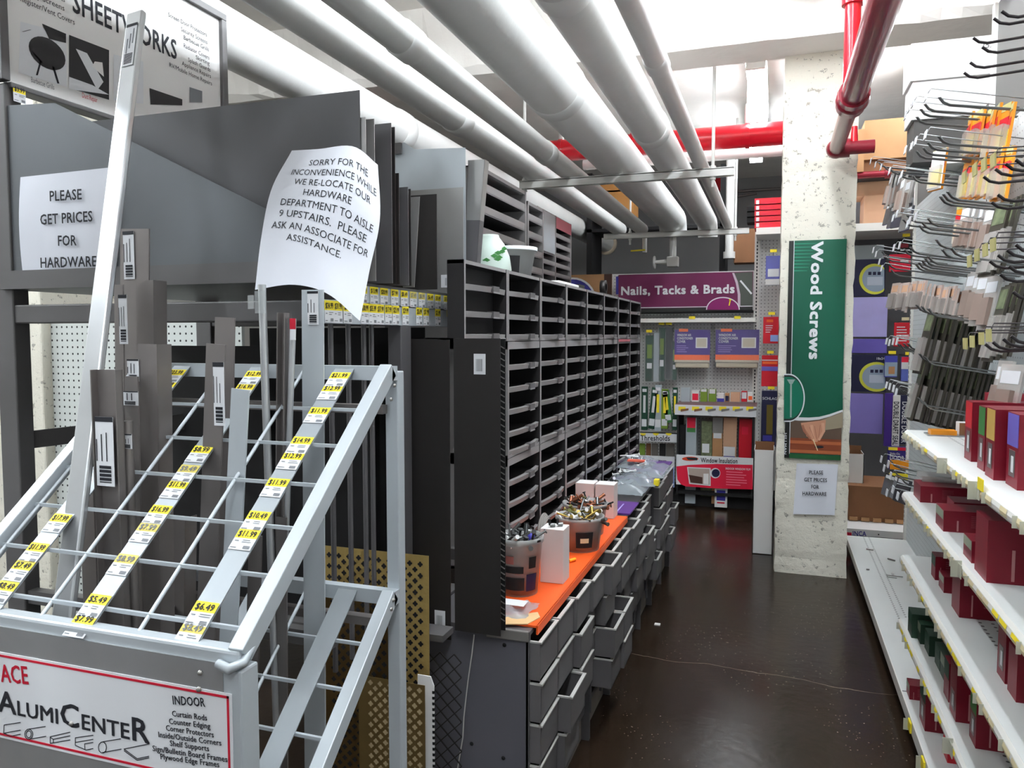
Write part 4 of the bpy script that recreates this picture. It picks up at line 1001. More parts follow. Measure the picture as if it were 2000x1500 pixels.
m.ball((-.585, 1.86, ZO+.15), .011, M_blue, 8).ball((-.665, 1.845, ZO+.148), .009, M_boxw, 8)
o = m.build('screw_heap', t); o['kind'] = 'stuff'
MB().lathe((-.622, 1.875, ZO), [(.001, .007), (.047, .007), (.056, .125), (.001, .128)], mat('screws_inside', (92, 92, 94), .5, var=.5, vscale=60), 22).build('screw_fill', t)
a, b = onZ(1060, 1146, ZO), onZ(1102, 1146, ZO)
t = thing('white_carton', 'tall plain carton with a white top beside the screw bucket', 'box', (-.56, 1.97, ZO))
MB().box(-.592, -.527, 1.965, 2.03, ZO, ZO+.148, M_boxpink, {'+z': M_boxw}).build('carton_body', t, bevel=.0015)
for k, (x, y) in enumerate(((-.57, 1.985), (-.552, 2.0))):
    MB().tube([(x, y, ZO+.154), (x+.012, y+.006, ZO+.154)], .0055, M_chrome, 8).tube([(x, y, ZO+.154), (x-.002, y-.001, ZO+.17)], .004, M_dark, 8).solo('socket_screw', ('metal screw lying on the tall plain carton, rear', 'metal screw lying on the tall plain carton, front')[k], 'screw')
t = tub('clear tub of brass fittings, nearer of the two tubs on the orange board', (-.572, 2.33, ZO), .075, .105, 0, taper=.82, printed=[(-1.5, -.7, .15, .62, M_dark), (-1.3, -.9, .3, .44, M_cream)])
o = screws(MB(), (-.572, 2.33, ZO+.092), .06, 45, random.Random(5), [brass, M_chrome, brass, M_boxw, mat('olive_bits', (96, 96, 50), .5)], .05).build('screw_heap', t); o['kind'] = 'stuff'
MB().lathe((-.572, 2.33, ZO), [(.001, .007), (.058, .007), (.066, .088), (.001, .09)], mat('rust_fill', (96, 70, 60), .6, var=.5, vscale=50), 22).build('screw_fill', t)
t = tub('clear tub of copper coloured screws, behind the other tub on the orange board', (-.60, 2.52, ZO), .075, .105, 0, taper=.82)
o = screws(MB(), (-.60, 2.52, ZO+.092), .06, 45, random.Random(6), [mat('copper_bits', (150, 92, 66), .4, .6), M_chrome, M_dark], .045).build('screw_heap', t); o['kind'] = 'stuff'
MB().lathe((-.60, 2.52, ZO), [(.001, .007), (.058, .007), (.066, .088), (.001, .09)], MATS['rust_fill'], 22).build('screw_fill', t)
t = thing('cable_coil', 'coil of grey cable against the pigeonholes behind the tubs', 'cable', (-.655, 2.3, ZO))
m = MB()
for k in range(5):
    r_ = .055-.004*k; m.tube([(-.665+.003*k, 2.24+r_*math.cos(a), ZO+.065+r_*math.sin(a)) for a in [j*2*math.pi/20 for j in range(21)]], .004, mat('cable_grey', (120, 116, 112), .5), 6)
m.build('coil', t)
MB().lathe((-.585, 2.11, ZO), [(.012, 0), (.024, 0), (.024, .02), (.012, .02)], M_edge, 16).solo('metal_washer', 'metal ring lying on the orange board by the near tub', 'washer')
MB().tube([(-.562, 2.16, ZO+.006), (-.55, 2.185, ZO+.006)], .005, mat('plug_yellow', (240, 168, 40), .5), 8).solo('wall_plug', 'small yellow wall plug lying on the orange board', 'plug')
MB().tube([(-.566, 2.045, ZO+.007), (-.56, 2.06, ZO+.007)], .006, M_blue, 8).solo('wall_plug', 'small blue wall plug lying on the orange board', 'plug')
for k, (x0, lb) in enumerate(((-.69, 'small pale carton, left of the pair on the worktop'), (-.615, 'small pale carton, right of the pair on the worktop'))):
    MB().box(x0, x0+.07, 2.74, 2.81, ZO, ZO+.125, M_boxpink, {'+z': M_boxw}).solo('white_carton', lb, 'box', 'small cartons on the worktop', bevel=.0015)
# plastic bags and papers
def bag(label, x0, x1, y0, y1, z, mt, seed, h=.018, group=None, extra=None, name='plastic_bag', cat_='bag'):
    rnd = random.Random(seed); t = thing(name, label, cat_, ((x0+x1)/2, (y0+y1)/2, z), group); g = 10; vs = []
    for j in range(g+1):
        for i in range(g+1):
            e = min(i, j, g-i, g-j)/3; vs.append((x0+(x1-x0)*i/g+rnd.uniform(-.006, .006), y0+(y1-y0)*j/g+rnd.uniform(-.006, .006), z+.0015+(h*min(1, e)*rnd.uniform(.4, 1))))
    m = MB().add(vs, [(j*(g+1)+i, j*(g+1)+i+1, (j+1)*(g+1)+i+1, (j+1)*(g+1)+i) for j in range(g) for i in range(g)], mt, True)
    m.build('film', t)
    if extra: extra(t)
    return t
def nuts(n, seed, cx, cy, z, mats, r=.03):
    return lambda t: screws(MB(), (cx, cy, z), r, n, random.Random(seed), mats, .05, .2).build('contents', t)
bag('clear bag with a printed paper slip at the near end of the worktop', -.69, -.545, 1.68, 1.80, ZO, M_bagfilm, 1, .02, extra=lambda t: MB().box(-.66, -.56, 1.72, 1.76, ZO+.018, ZO+.019, M_label).build('paper_slip', t))
t = thing('brown_paper', 'torn brown paper lying at the near corner of the worktop', 'paper', (-.6, 1.68, ZO))
MB().prism([(-.69, 1.636), (-.60, 1.634), (-.53, 1.66), (-.515, 1.71), (-.53, 1.74), (-.58, 1.70), (-.69, 1.69)], 'z', ZO, ZO+.002, mat('tan_paper', (214, 176, 128), .8)).build('sheet', t)
for k, (x0, x1, y0, y1, lb) in enumerate(((-.69, -.50, 3.08, 3.32, 'grey plastic bag nearest the small cartons on the worktop'), (-.68, -.47, 3.22, 3.5, 'grey plastic bag with a yellow sticker, middle of the bag pile'), (-.66, -.45, 3.36, 3.72, 'large grey plastic bag on the far part of the worktop'), (-.69, -.53, 3.5, 3.8, 'crumpled bag with a red mark near the pigeonholes'))):
    bag(lb, x0, x1, y0, y1, ZO+.012*k+.02, M_bagfilm, 10+k, .035, 'plastic bags on the worktop', nuts(8, k, (x0+x1)/2-.04, (y0+y1)/2, ZO+.045+.012*k, [M_chrome, M_boxw, M_label]))
MB().box(-.478, -.458, 3.26, 3.3, ZO+.03, ZO+.055, M_yellow).solo('yellow_sticker', 'yellow sticker on the edge of the bag pile', 'sticker')
MB().box(-.64, -.56, 3.52, 3.56, ZO+.085, ZO+.092, mat('orange_red_slip', (216, 92, 70), .5)).solo('paper_slip', 'orange red slip on the bag pile', 'slip')
m = screws(MB(), (-.59, 3.86, ZO+.008), .03, 8, random.Random(9), [M_chrome], .03, .2).solo('loose_screws', 'few shiny screws on the far purple board', 'screws')

# ---------------------------------------------------------------- small litter on the floor
for k, (px, py, lb) in enumerate(((1284, 1220, 'white scrap on the floor beside the drawer cabinets'),)):
    p = onZ(px, py, 0); MB().box(p.x-.012, p.x+.012, p.y-.012, p.y+.01, 0, .004, M_boxw).solo('paper_scrap', lb, 'scrap')
# ---------------------------------------------------------------- the pillar's signs
t = thing('department_sign', 'tall green sign reading wood screws on the white block pillar', 'sign', (.19, PY, .6))
YG = PY-.014; m = MB()
a0, a1, a2, a3 = onY(1543, 470, YG), onY(1653, 467, YG), onY(1643, 898, YG), onY(1530, 895, YG)
sx0, sx1, sz0, sz1 = (a0.x+a3.x)/2, (a1.x+a2.x)/2, (a2.z+a3.z)/2, (a0.z+a1.z)/2
M_sgreen = mat('sign_green', (18, 104, 80), .35); M_sdgreen = mat('sign_green_deep', (20, 82, 62), .35)
m.box(sx0, sx1, YG, YG+.006, sz0, sz1, M_sgreen, {'-y': M_sdgreen})
def g(px, py, d=.0008): p = onY(px, py, YG); return Vector((p.x, YG-d, p.z))
bw = (sx1-sx0)*.085
m.quad((sx0, YG-.0006, sz0), (sx0+bw, YG-.0006, sz0), (sx0+bw, YG-.0006, sz1), (sx0, YG-.0006, sz1), mat('sign_black', (34, 36, 34), .4))
m.quad((sx0+bw, YG-.0007, sz0), (sx0+bw+.003, YG-.0007, sz0), (sx0+bw+.003, YG-.0007, sz1), (sx0+bw, YG-.0007, sz1), M_label)
for k in range(9):                                                        # printed pale ripples near the top
    z = sz1-.02-.017*k
    m.quad((sx0+bw+.004, YG-.0007, z), (sx0+bw+.115-.006*k, YG-.0007, z+.001), (sx0+bw+.115-.006*k, YG-.0007, z+.003), (sx0+bw+.004, YG-.0007, z+.007), mat('sign_green_pale', (40, 128, 100), .35))
# picture at the foot
zp = g(1640, 888).z; zq = g(1640, 800).z
m.quad((sx0+bw+.004, YG-.0009, zp), (sx1, YG-.0009, zp), (sx1, YG-.0009, zq), (sx0+bw+.004, YG-.0009, zq), mat('picture_brown', (92, 74, 62), .5))
def hband(y0, y1, mt, d): a, b = g(1600, y0).z, g(1600, y1).z; m.quad((sx0+bw+.004, YG-d, b), (sx1, YG-d, b), (sx1, YG-d, a), (sx0+bw+.004, YG-d, a), mt)
hband(857, 887, M_wood, .0011); hband(862, 868, M_woodl, .0013); hband(880, 886, M_woodl, .0013)
m.poly([g(*p, .0012) for p in ((1600, 822), (1646, 805), (1646, 835), (1612, 840))][::-1], M_bronze)
m.poly([g(*p, .0014) for p in ((1564, 826), (1613, 820), (1612, 836), (1604, 850), (1597, 862), (1591, 862), (1586, 858), (1575, 852), (1572, 842), (1566, 834))][::-1], M_skin)
M_sk2 = mat('printed_skin_shadow', (156, 100, 78), .6); M_sk3 = mat('printed_skin_light', (212, 160, 132), .6)
for w_, mt_, pp in ((.012, M_sk2, ((1567, 830), (1571, 842), (1582, 856))), (.013, M_skin, ((1575, 830), (1578, 846), (1588, 859))), (.013, M_sk3, ((1585, 830), (1587, 848), (1592, 861))), (.013, M_skin, ((1596, 828), (1598, 846), (1595, 861))), (.014, M_sk3, ((1607, 826), (1609, 842), (1600, 858)))):
    for k in range(2): m.bar(g(*pp[k], .0017+.0001*pp[0][0]/1600), g(*pp[k+1], .0017+.0001*pp[0][0]/1600), w_*(1-.15*k), .0004, mt_, (1, 0, 0))
    for k in range(1, 3): c_ = g(*pp[k], .0019); m.poly([c_+Vector((w_*.48*math.cos(a*.52), 0, w_*.48*math.sin(a*.52))) for a in range(12)], mt_)
for p, q_ in (((1572, 838), (1584, 856)), ((1581, 834), (1590, 857)), ((1591, 832), (1595, 857)), ((1602, 830), (1599, 855))): m.bar(g(*p, .0022), g(*q_, .0022), .0022, .0004, M_sk2, (1, 0, 0))
m.bar(g(1588, 858, .0016), g(1597, 880, .0016), .004, .0008, M_cream, (1, 0, 0)); m.poly([g(1600+9*math.cos(k*.52), 873+2.6*math.sin(k*.52), .0014) for k in range(12)], M_ink)
# green field curves over the picture
cv = [(1543, 813), (1560, 815), (1580, 815.5), (1600, 814), (1620, 809), (1646, 800)]
m.poly([g(*p, .0018) for p in [(1541, 760)] + cv + [(1646, 760)]], M_sdgreen)
low = [(x, y+7-(3*(x-1543)/103)) for x, y in cv]
m.poly([g(*p, .0017) for p in cv + low[::-1]], M_label)
# oval with the printed screw
def oval(cx, cy, rx, ry, d, mt): m.poly([g(cx+rx*math.cos(k*math.pi/20), cy+ry*math.sin(k*math.pi/20), d) for k in range(40)][::-1], mt)
def half(rx, ry, d, mt):
    pts = [(1531.5, 777-ry)] + [(1541+rx*math.sin(a), 777-ry*math.cos(a)) for a in [k*math.pi/24 for k in range(25)]] + [(1531, 777+ry)]
    m.poly([g(*p, d) for p in pts], mt)
half(31, 47, .0024, M_label); half(28.5, 44.5, .0026, mat('sign_black', (34, 36, 34), .4)); half(28, 41, .0028, M_sgreen)
m.bar(g(1545, 742, .0034), g(1544.5, 815, .0034), .008, .001, mat('printed_steel', (150, 168, 162), .4), (1, 0, 0)); m.poly([g(1537, 741, .0036), g(1553, 741, .0036), g(1547.5, 750, .0036), g(1542.5, 750, .0036)][::-1], MATS['printed_steel'])
m.quad((sx0+bw, YG-.0012, sz0), (sx1, YG-.0012, sz0), (sx1, YG-.0012, sz0+.022), (sx0+bw, YG-.0012, sz0+.022), mat('sign_leaf_green', (34, 88, 50), .4))
tot = (g(1599, 473).z - g(1592, 704).z)
m.text('Wood Screws', g(1586, 473, .0012), (0, 0, -1), (1, 0, 0), .052, M_label, 2, width=tot)
m.text('HILLMAN', g(1532, 845, .003), (0, 0, -1), (1, 0, 0), .012, M_label, 1, width=.115)
m.build('panel', t)
t = thing('paper_notice', 'small white paper asking to get prices, taped under the green sign', 'notice', (.165, PY-.008, .27))
m = MB(); YN2 = PY-.009
c = [onY(1556, 905, YN2), onY(1637, 907, YN2), onY(1630, 1006, YN2), onY(1549, 1004, YN2)]; gN = 8; vs = []
for j in range(gN+1):
    for i in range(gN+1):
        u, v = i/gN, j/gN; p = (c[0]*(1-u)+c[1]*u)*(1-v) + (c[3]*(1-u)+c[2]*u)*v; vs.append((p.x, p.y-.006*v*v*(1 if i in (0, gN) else .3), p.z))
m.add(vs, [(j*(gN+1)+i, (j+1)*(gN+1)+i, (j+1)*(gN+1)+i+1, j*(gN+1)+i+1) for j in range(gN) for i in range(gN)], M_paper, True)
for s_, p0, p1 in (('PLEASE', (1580, 926), (1608, 926.5)), ('GET PRICES', (1570.5, 940), (1615.5, 941.5)), ('FOR', (1584, 954), (1599.5, 954.5)), ('HARDWARE', (1567, 967), (1614.5, 968.5))):
    textY(m, s_, p0, p1, 7, YN2-.009, M_ink, 1)
m.build('sheet', t)

# ---------------------------------------------------------------- back display: pegboard gondola
BY = 5.98
t = thing('pegboard_gondola', 'white pegboard display gondola at the back under the plum sign', 'gondola', (-.6, 6.05, 0))
MB().box(-1.9, onY(1477, 600, BY).x, BY, BY+.02, .1, 1.73, M_peg).build('pegboard', t)
MB().box(-1.9, .02, 5.72, BY+.02, .0, .10, M_dark).build('base', t)
for px in (1477,):
    x = onY(px, 600, BY).x
    m = MB().box(x-.018, x+.018, BY-.02, BY+.0, 0, 2.05, M_white); z = .12
    while z < 2.0: m.box(x-.004, x+.004, BY-.0206, BY-.02, z, z+.016, M_slot); z += .0254
    m.build('slotted_upright', t)
x = onY(1477, 600, BY).x
MB().box(x, .15, BY, BY+.02, .1, 2.1, M_peg).build('pegboard', t)
for x0_, x1_, zz_ in ((-.19, .05, 1.975),): pass
s0, s1, s2, s3 = rectY(1477, 445, 1527, 456, 5.62)
MB().box(s0, .06, 5.62, BY, s2, s3, M_white).build('top_shelf', t)
# plum sign
t = thing('department_sign', 'plum coloured sign reading nails, tacks and brads at the back', 'sign', (-.65, 5.74, 1.4))
YQ = 5.74; b0, b1, b2, b3 = rectY(1208, 537, 1470, 604, YQ); m = MB(); M_plum = mat('sign_plum', (104, 30, 74), .4)
m.box(b0, b1, YQ, YQ+.008, b2, b3, M_plum)
def gq(px, py, d=.001): p = onY(px, py, YQ); return Vector((p.x, YQ-d, p.z))
m.quad(gq(1200, 612), gq(1470, 606), gq(1470, 599), gq(1200, 604), mat('sign_black', (34, 36, 34), .4))
m.quad(gq(1208, 602.5, .0014), gq(1470, 598.5, .0014), gq(1470, 597, .0014), gq(1208, 601, .0014), M_label)
m.poly([gq(*p, .0012) for p in ((1431, 533), (1470, 531), (1470, 598), (1444, 598), (1442, 575), (1438, 555))][::-1], mat('picture_grey_green', (74, 78, 72), .5))
m.poly([gq(*p, .0016) for p in ((1430, 533), (1434, 533), (1441, 550), (1446, 575), (1446, 598), (1441, 598), (1441, 575), (1437, 553))], mat('sign_pale_plum', (196, 178, 192), .5))
m.bar(gq(1446, 548, .0018), gq(1468, 574, .0018), .012, .001, M_label, (1, 0, 1))
for rx, ry, d, mt in ((33, 25, .0018, M_label), (31, 23, .002, mat('sign_magenta', (128, 26, 96), .4))):
    m.poly([gq(1412+rx*math.cos(a), 605-ry*math.sin(a), d) for a in [k*math.pi/20 for k in range(21)]][::-1], mt)
m.ball(gq(1426, 586, .003), .008, M_yellow, 8).bar(gq(1426, 588, .003), gq(1424, 597, .003), .008, .002, M_yellow, (1, 0, 0))
textY(m, 'Nails, Tacks & Brads', (1212, 576), (1436, 572), 15.5, YQ-.002, M_label, 2)
m.quad(gq(1203, 575, .0012), gq(1208, 575, .0012), gq(1208, 540, .0012), gq(1203, 540, .0012), M_blue)
m.build('panel', t)
MB().box(b0, b1+.02, YQ-.01, BY, b2-.09, b2-.06, M_white).solo('sign_ledge', 'grey white ledge strip under the plum sign', 'ledge')
MB().box(b0-.3, b1, YQ+.01, BY-.01, b2-.02, b2-.004, M_dark).solo('sign_bracket', 'dark bracket rail carrying the plum sign', 'rail')
c0, c1, c2, c3 = rectY(1118, 537, 1195, 580, 5.8)
t = thing('picture_sign', 'blue and tan sign half hidden left of the plum sign', 'sign', ((c0+c1)/2, 5.8, c2))
m = MB().box(c0-.3, c1, 5.8, 5.806, c2-.3, c3, M_card); k = onY(1118, 585, 5.799)
m.poly([Vector((k.x+.19*math.cos(a), 5.7985, k.z-.02+.19*math.sin(a))) for a in [j*math.pi/16 for j in range(33)]][::-1], M_label); m.poly([Vector((k.x+.175*math.cos(a), 5.798, k.z-.02+.175*math.sin(a))) for a in [j*math.pi/16 for j in range(33)]][::-1], M_blue)
m.box(c1-.06, c1, 5.797, 5.8, c2-.3, c3, mat('brown_strip', (74, 48, 40), .6)); m.build('panel', t)

def hook(parent, x, y0, y1, z, tagm=None):
    m = MB().tube([(x, y1, z), (x, y0+.01, z), (x, y0, z+.01)], .0025, M_chrome, 6)
    if tagm: m.box(x-.022, x+.022, y0-.003, y0-.001, z+.005, z+.025, tagm)
    return m.build('hang_hook', parent)
def pack(name, label, px0, py0, px1, py1, y, mt, cat_, group=None, parts=(), th=.02, film=0, hk=None, fold=0):
    """hanging pack facing the aisle; parts: (u0, v0, u1, v1, material) printed fields in fractions from the upper left; text as (s, u, v, width, cap, material)"""
    x0, x1, z0, z1 = rectY(px0, py0, px1, py1, y)
    t = thing(name, label, cat_, ((x0+x1)/2, y, z0), group)
    m = MB().box(x0, x1, y, y+th, z0, z1, mt)
    d = .0008
    for p in parts:
        if isinstance(p[0], str):
            s_, u, v, w, cap, mt2 = p; m.text(s_, (x0+(x1-x0)*u, y-d, z1-(z1-z0)*v), EX, EZ, cap, mt2, 1, width=(x1-x0)*w, off=.0004)
        elif p[0] == 9:
            _, u0, v0, u1, v1, n, mt2 = p; lines(m, Vector((x0+(x1-x0)*u0, y-d, z1-(z1-z0)*v1)), EX, EZ, (x1-x0)*(u1-u0), (z1-z0)*(v1-v0), n, mt2, random.Random(label), off=.0004)
        else:
            u0, v0, u1, v1, mt2 = p; m.quad((x0+(x1-x0)*u0, y-d, z1-(z1-z0)*v1), (x0+(x1-x0)*u1, y-d, z1-(z1-z0)*v1), (x0+(x1-x0)*u1, y-d, z1-(z1-z0)*v0), (x0+(x1-x0)*u0, y-d, z1-(z1-z0)*v0), mt2)
        d += .0003
    m.build('pack_front', t, bevel=.002)
    if film:
        e = .012
        MB().quad((x0-e, y-.012, z0-.01), (x1+e, y-.012, z0-.01), (x1+e*.4, y-.004, z1+film), (x0-e*.4, y-.004, z1+film), M_clear).build('clear_bag', t)
    if hk is not None: hook(t, (x0+x1)/2, y-.03, BY, z1+max(film, .01)*.8, hk)
    return t
# air conditioner covers
for i, (px0, px1, lb) in enumerate(((1318, 1386, 'bagged purple and orange air conditioner cover, left of the pair'), (1398, 1482, 'bagged purple and orange air conditioner cover, right of the pair'))):
    pack('conditioner_cover_pack', lb, px0, 644, px1, 708, 5.76, M_blue if 0 else mat('pack_purple', (66, 40, 128), .4), 'packaged cover', 'air conditioner covers',
         ((0, .77, 1, .93, mat('pack_orange', (238, 104, 48), .4)), (0, .93, 1, 1, mat('cover_beige', (198, 188, 168), .6)), (.12, -.03, .38, .06, MATS['pack_orange']), (.60, .24, .93, .56, M_label), (.63, .27, .90, .53, mat('cover_beige', (198, 188, 168), .6)),
          ('WINDOW AIR', .07, .20, .40, .017, M_label), ('CONDITIONER', .07, .30, .45, .017, M_label), ('COVER', .07, .40, .24, .017, M_label), (9, .06, .46, .5, .7, 4, mat('pale_violet_print', (150, 130, 200), .5))), .05, .09, M_yellow)
    x0, x1, z0, z1 = rectY(px0, 644, px1, 716, 5.765)
    MB().box(x0+.005, x1-.005, 5.765, 5.82, z0-.012, z0+.03, MATS['cover_beige']).solo('folded_cover', ('folded beige cover under the left purple pack', 'folded beige cover under the right purple pack')[i], 'cover', 'folded covers', bevel=.01)
# long tubes hanging on the left
for i, (px0, px1, y0_, y1_, mt, lb) in enumerate(((1261, 1276, 655, 745, M_dgreen, 'dark green tube pack hanging at the left end of the back display'), (1277, 1288, 650, 746, mat('clear_tube', (186, 196, 202), .3, alpha=.8), 'pale clear tube next to the green tube pack'), (1287, 1298, 640, 745, M_dgreen, 'dark green tube pack, second from the left end'), (1301, 1312, 640, 740, mat('dark_tube', (64, 66, 66), .4), 'dark grey tube beside the purple cover pack'), (1313, 1321, 668, 742, M_dgreen, 'thin green tube tucked behind the left purple cover'))):
    pack('weather_strip_tube', lb, px0, y0_, px1, y1_, 5.8, mt, 'tube pack', 'long tube packs', ((.2, .2, .8, .5, M_olive), (.2, .6, .8, .72, M_label)) if mt is M_dgreen else (), .03, .02, M_yellow if i in (0, 2, 3) else None)
for i, (px0, px1, y0_, y1_, lean, mt) in enumerate(((1253, 1264, 755, 840, 0, M_dgreen), (1266, 1278, 757, 838, .03, M_dgreen), (1279, 1291, 752, 842, 0, mat('clear_tube', (186, 196, 202), .3, alpha=.8)), (1292, 1304, 760, 838, 0, M_olive), (1300, 1313, 762, 826, -.04, M_green), (1314, 1322, 757, 840, 0, M_dgreen))):
    t = pack('weather_strip_roll', ('green rolled pack leftmost in the thresholds bin', 'green rolled pack second from left in the thresholds bin', 'pale clear rolled pack in the thresholds bin', 'olive rolled pack in the middle of the thresholds bin', 'bright green rolled pack leaning in the thresholds bin', 'narrow green rolled pack rightmost in the thresholds bin')[i], px0, y0_, px1, y1_, 5.7, mt, 'rolled pack', 'rolled packs in the thresholds bin', ((.15, .05, .85, .12, M_label), (.3, .2, .7, .6, M_label if i < 2 else M_yellow), (.1, .75, .9, .92, M_label)), .03)
    t.rotation_euler.y = lean*3
# threshold bin with two fronts
t = thing('thresholds_bin', 'white fronted bin marked thresholds at the back left', 'bin', (-.9, 5.68, .3)); YT = 5.66
m = MB(); a0, a1, a2, a3 = rectY(1249, 845, 1322, 864, YT); m.box(a0-.25, a1, YT, YT+.01, a2, a3, M_label); m.box(a0-.25, a1, YT-.001, YT, a3, a3+.008, M_dark)
textY(m, 'Thresholds', (1251, 860), (1309, 861), 10, YT-.001, M_ink, 1)
for px in (1256, 1281, 1306): p = onY(px, 846, YT-.002); m.poly([Vector((p.x+.022*math.cos(a), YT-.002, p.z-.022*math.sin(a)*.8)) for a in [k*math.pi/8 for k in range(9)]], M_yellow)
m.build('upper_front', t)
m = MB(); a0, a1, a2, a3 = rectY(1249, 889, 1317, 952, YT); m.box(a0-.25, a1, YT, YT+.01, a2, a3, M_label)
textY(m, 'Seal Headquarters', (1236, 902), (1302, 904), 7, YT-.001, M_ink, 1)
b = [onY(*p, YT-.001) for p in ((1249, 905), (1285, 906), (1317, 912), (1317, 952), (1249, 952))]; m.poly(b[::-1], mat('pale_blue_print', (140, 160, 214), .5)); m.build('lower_front', t)
MB().box(a0-.25, a1, YT+.01, BY-.01, .105, .12, M_dark).build('bin_floor', t)
for i, (px0, px1, mt) in enumerate(((1249, 1259, M_olive), (1262, 1270, M_cardd), (1273, 1284, mat('threshold_grey', (128, 122, 116), .4, .5)), (1288, 1299, M_black), (1301, 1316, mat('threshold_grey', (128, 122, 116), .4, .5)))):
    pack('threshold_strip', ('olive threshold strip standing in the bin', 'brown threshold strip standing in the bin', 'grey threshold strip left of a black one in the bin', 'black threshold strip standing in the bin', 'wide grey threshold strip at the right of the bin')[i], px0, 866, px1, 960, 5.74+.01*i, mt, 'threshold strip', 'threshold strips', (), .012)
# insulation bin
t = thing('insulation_bin', 'bin with white and red window insulation front at the back', 'bin', (-.42, 5.62, .1)); YI = 5.6
m = MB(); a0, a1, a2, a3 = rectY(1318, 790, 1477, 815, YI); m.box(a0, a1, YI, YI+.012, a2, a3, M_label, {'+z': M_dkred}); m.box(a0, a1, YI+.012, BY-.02, a3-.012, a3, M_dkred)
for i in range(6):
    px = 1331+26.5*i; p, r = onY(px-6, 794, YI-.001), onY(px+8, 802, YI-.001)
    m.quad((p.x, YI-.001, r.z), (r.x, YI-.001, r.z), (r.x, YI-.001, p.z), (p.x, YI-.001, p.z), M_yellow)
    p = onY(px+4, 801, YI-.002); m.prism([(p.x-.02, p.z-.012), (p.x+.035, p.z), (p.x+.035, p.z+.014), (p.x-.02, p.z+.006)], 'y', YI-.003, YI-.001, (M_cardd, M_cardd, M_edge, M_edge, M_edge, M_alud)[i])
m.build('upper_shelf', t)
m = MB(); a0, a1, a2, a3 = rectY(1321, 888, 1470, 955, YI); m.box(a0, a1, YI, YI+.012, a2, a3, M_label)
def gi(px, py, d=.001): p = onY(px, py, YI); return Vector((p.x, YI-d, p.z))
m.poly([gi(*p) for p in ((1321, 911), (1345, 908), (1400, 906), (1470, 908), (1470, 956), (1400, 954), (1340, 950), (1330, 946), (1323, 936))][::-1], M_pink)
textY(m, 'Window Insulation', (1369, 903), (1441, 905), 9, YI-.001, M_ink, 1)
m.poly([gi(1348+16*math.cos(a), 896+4*math.sin(a), .0012) for a in [k*.4 for k in range(16)]][::-1], mat('duck_orange_red', (214, 70, 40), .5)); m.poly([gi(*p, .0016) for p in ((1340, 893), (1362, 894), (1362, 899), (1344, 898))][::-1], M_ink)
m.poly([gi(*p, .0016) for p in ((1342, 912), (1388, 914), (1388, 949), (1346, 945))][::-1], M_label); m.poly([gi(*p, .002) for p in ((1344, 914), (1386, 916), (1386, 947), (1348, 943))][::-1], mat('picture_beige', (176, 160, 150), .5)); m.poly([gi(*p, .0024) for p in ((1345, 927), (1372, 932), (1372, 945), (1349, 942))][::-1], MATS['brown_strip']); m.poly([gi(*p, .0024) for p in ((1374, 925), (1384, 925), (1384, 946), (1374, 945))][::-1], M_boxw)
m.poly([gi(1397+10*math.cos(k*.4), 924+10*math.sin(k*.4), .0024) for k in range(16)][::-1], M_label); m.poly([gi(1398+8*math.cos(k*.4), 924+8*math.sin(k*.4), .0028) for k in range(16)][::-1], M_navy)
textY(m, 'INDOOR WINDOW FILM', (1417, 917), (1466, 919), 4, YI-.002, M_label, 1); lines(m, gi(1418, 948, .002), EX, EZ, .17, .11, 6, mat('pale_pink_print', (240, 120, 140), .5), random.Random(3))
m.build('front_sign', t)
MB().box(a0+.01, a1, YI+.02, BY-.02, .105, .125, M_dark).build('bin_floor', t)
for xs_ in (a0, a1-.012): MB().box(xs_, xs_+.012, YI+.012, BY-.03, .1, a3+.3, M_dark).build('bin_side', t)
for i, (px0, px1, yt, yb, mt, parts) in enumerate(((1340, 1358, 815, 984, mat('clear_tube', (186, 196, 202), .3, alpha=.8), ((.1, 0, .9, .12, M_pink), (.1, .12, .9, .17, M_green))), (1370, 1389, 822, 970, mat('leafy_pack', (104, 112, 84), .4, var=.4, vscale=40), ((.1, .3, .75, .42, M_label),)), (1392, 1409, 815, 985, M_card, ((0, .0, 1, .18, M_edge), (.1, .18, .9, .24, M_label))),
     (1413, 1438, 815, 900, mat('pale_kraft', (206, 164, 134), .7), ((.05, .68, .9, .9, M_label), (.05, .9, .9, 1, M_blue))), (1444, 1468, 818, 895, M_rbox, ((.2, .2, .7, .4, M_pink),)), (1326, 1338, 830, 980, M_dark, ()))):
    pack('insulation_pack', ('clear long pack with red top in the insulation bin', 'leafy patterned pack in the insulation bin', 'brown foam strip pack in the insulation bin', 'pale kraft pack with white sticker in the insulation bin', 'red pack with a round window in the insulation bin', 'dark pack at the left of the insulation bin')[i], px0, yt, px1, yb, 5.68+.006*i, mt, 'insulation pack', 'packs in the insulation bin', parts, .03)
pack('draft_seal_box', 'white and blue box at the foot of the insulation bin', 1396, 955, 1420, 992, 5.64, M_boxw, 'box', None, ((.15, .05, .85, .62, M_blue), (.2, .7, .8, .78, M_pink)), .05)
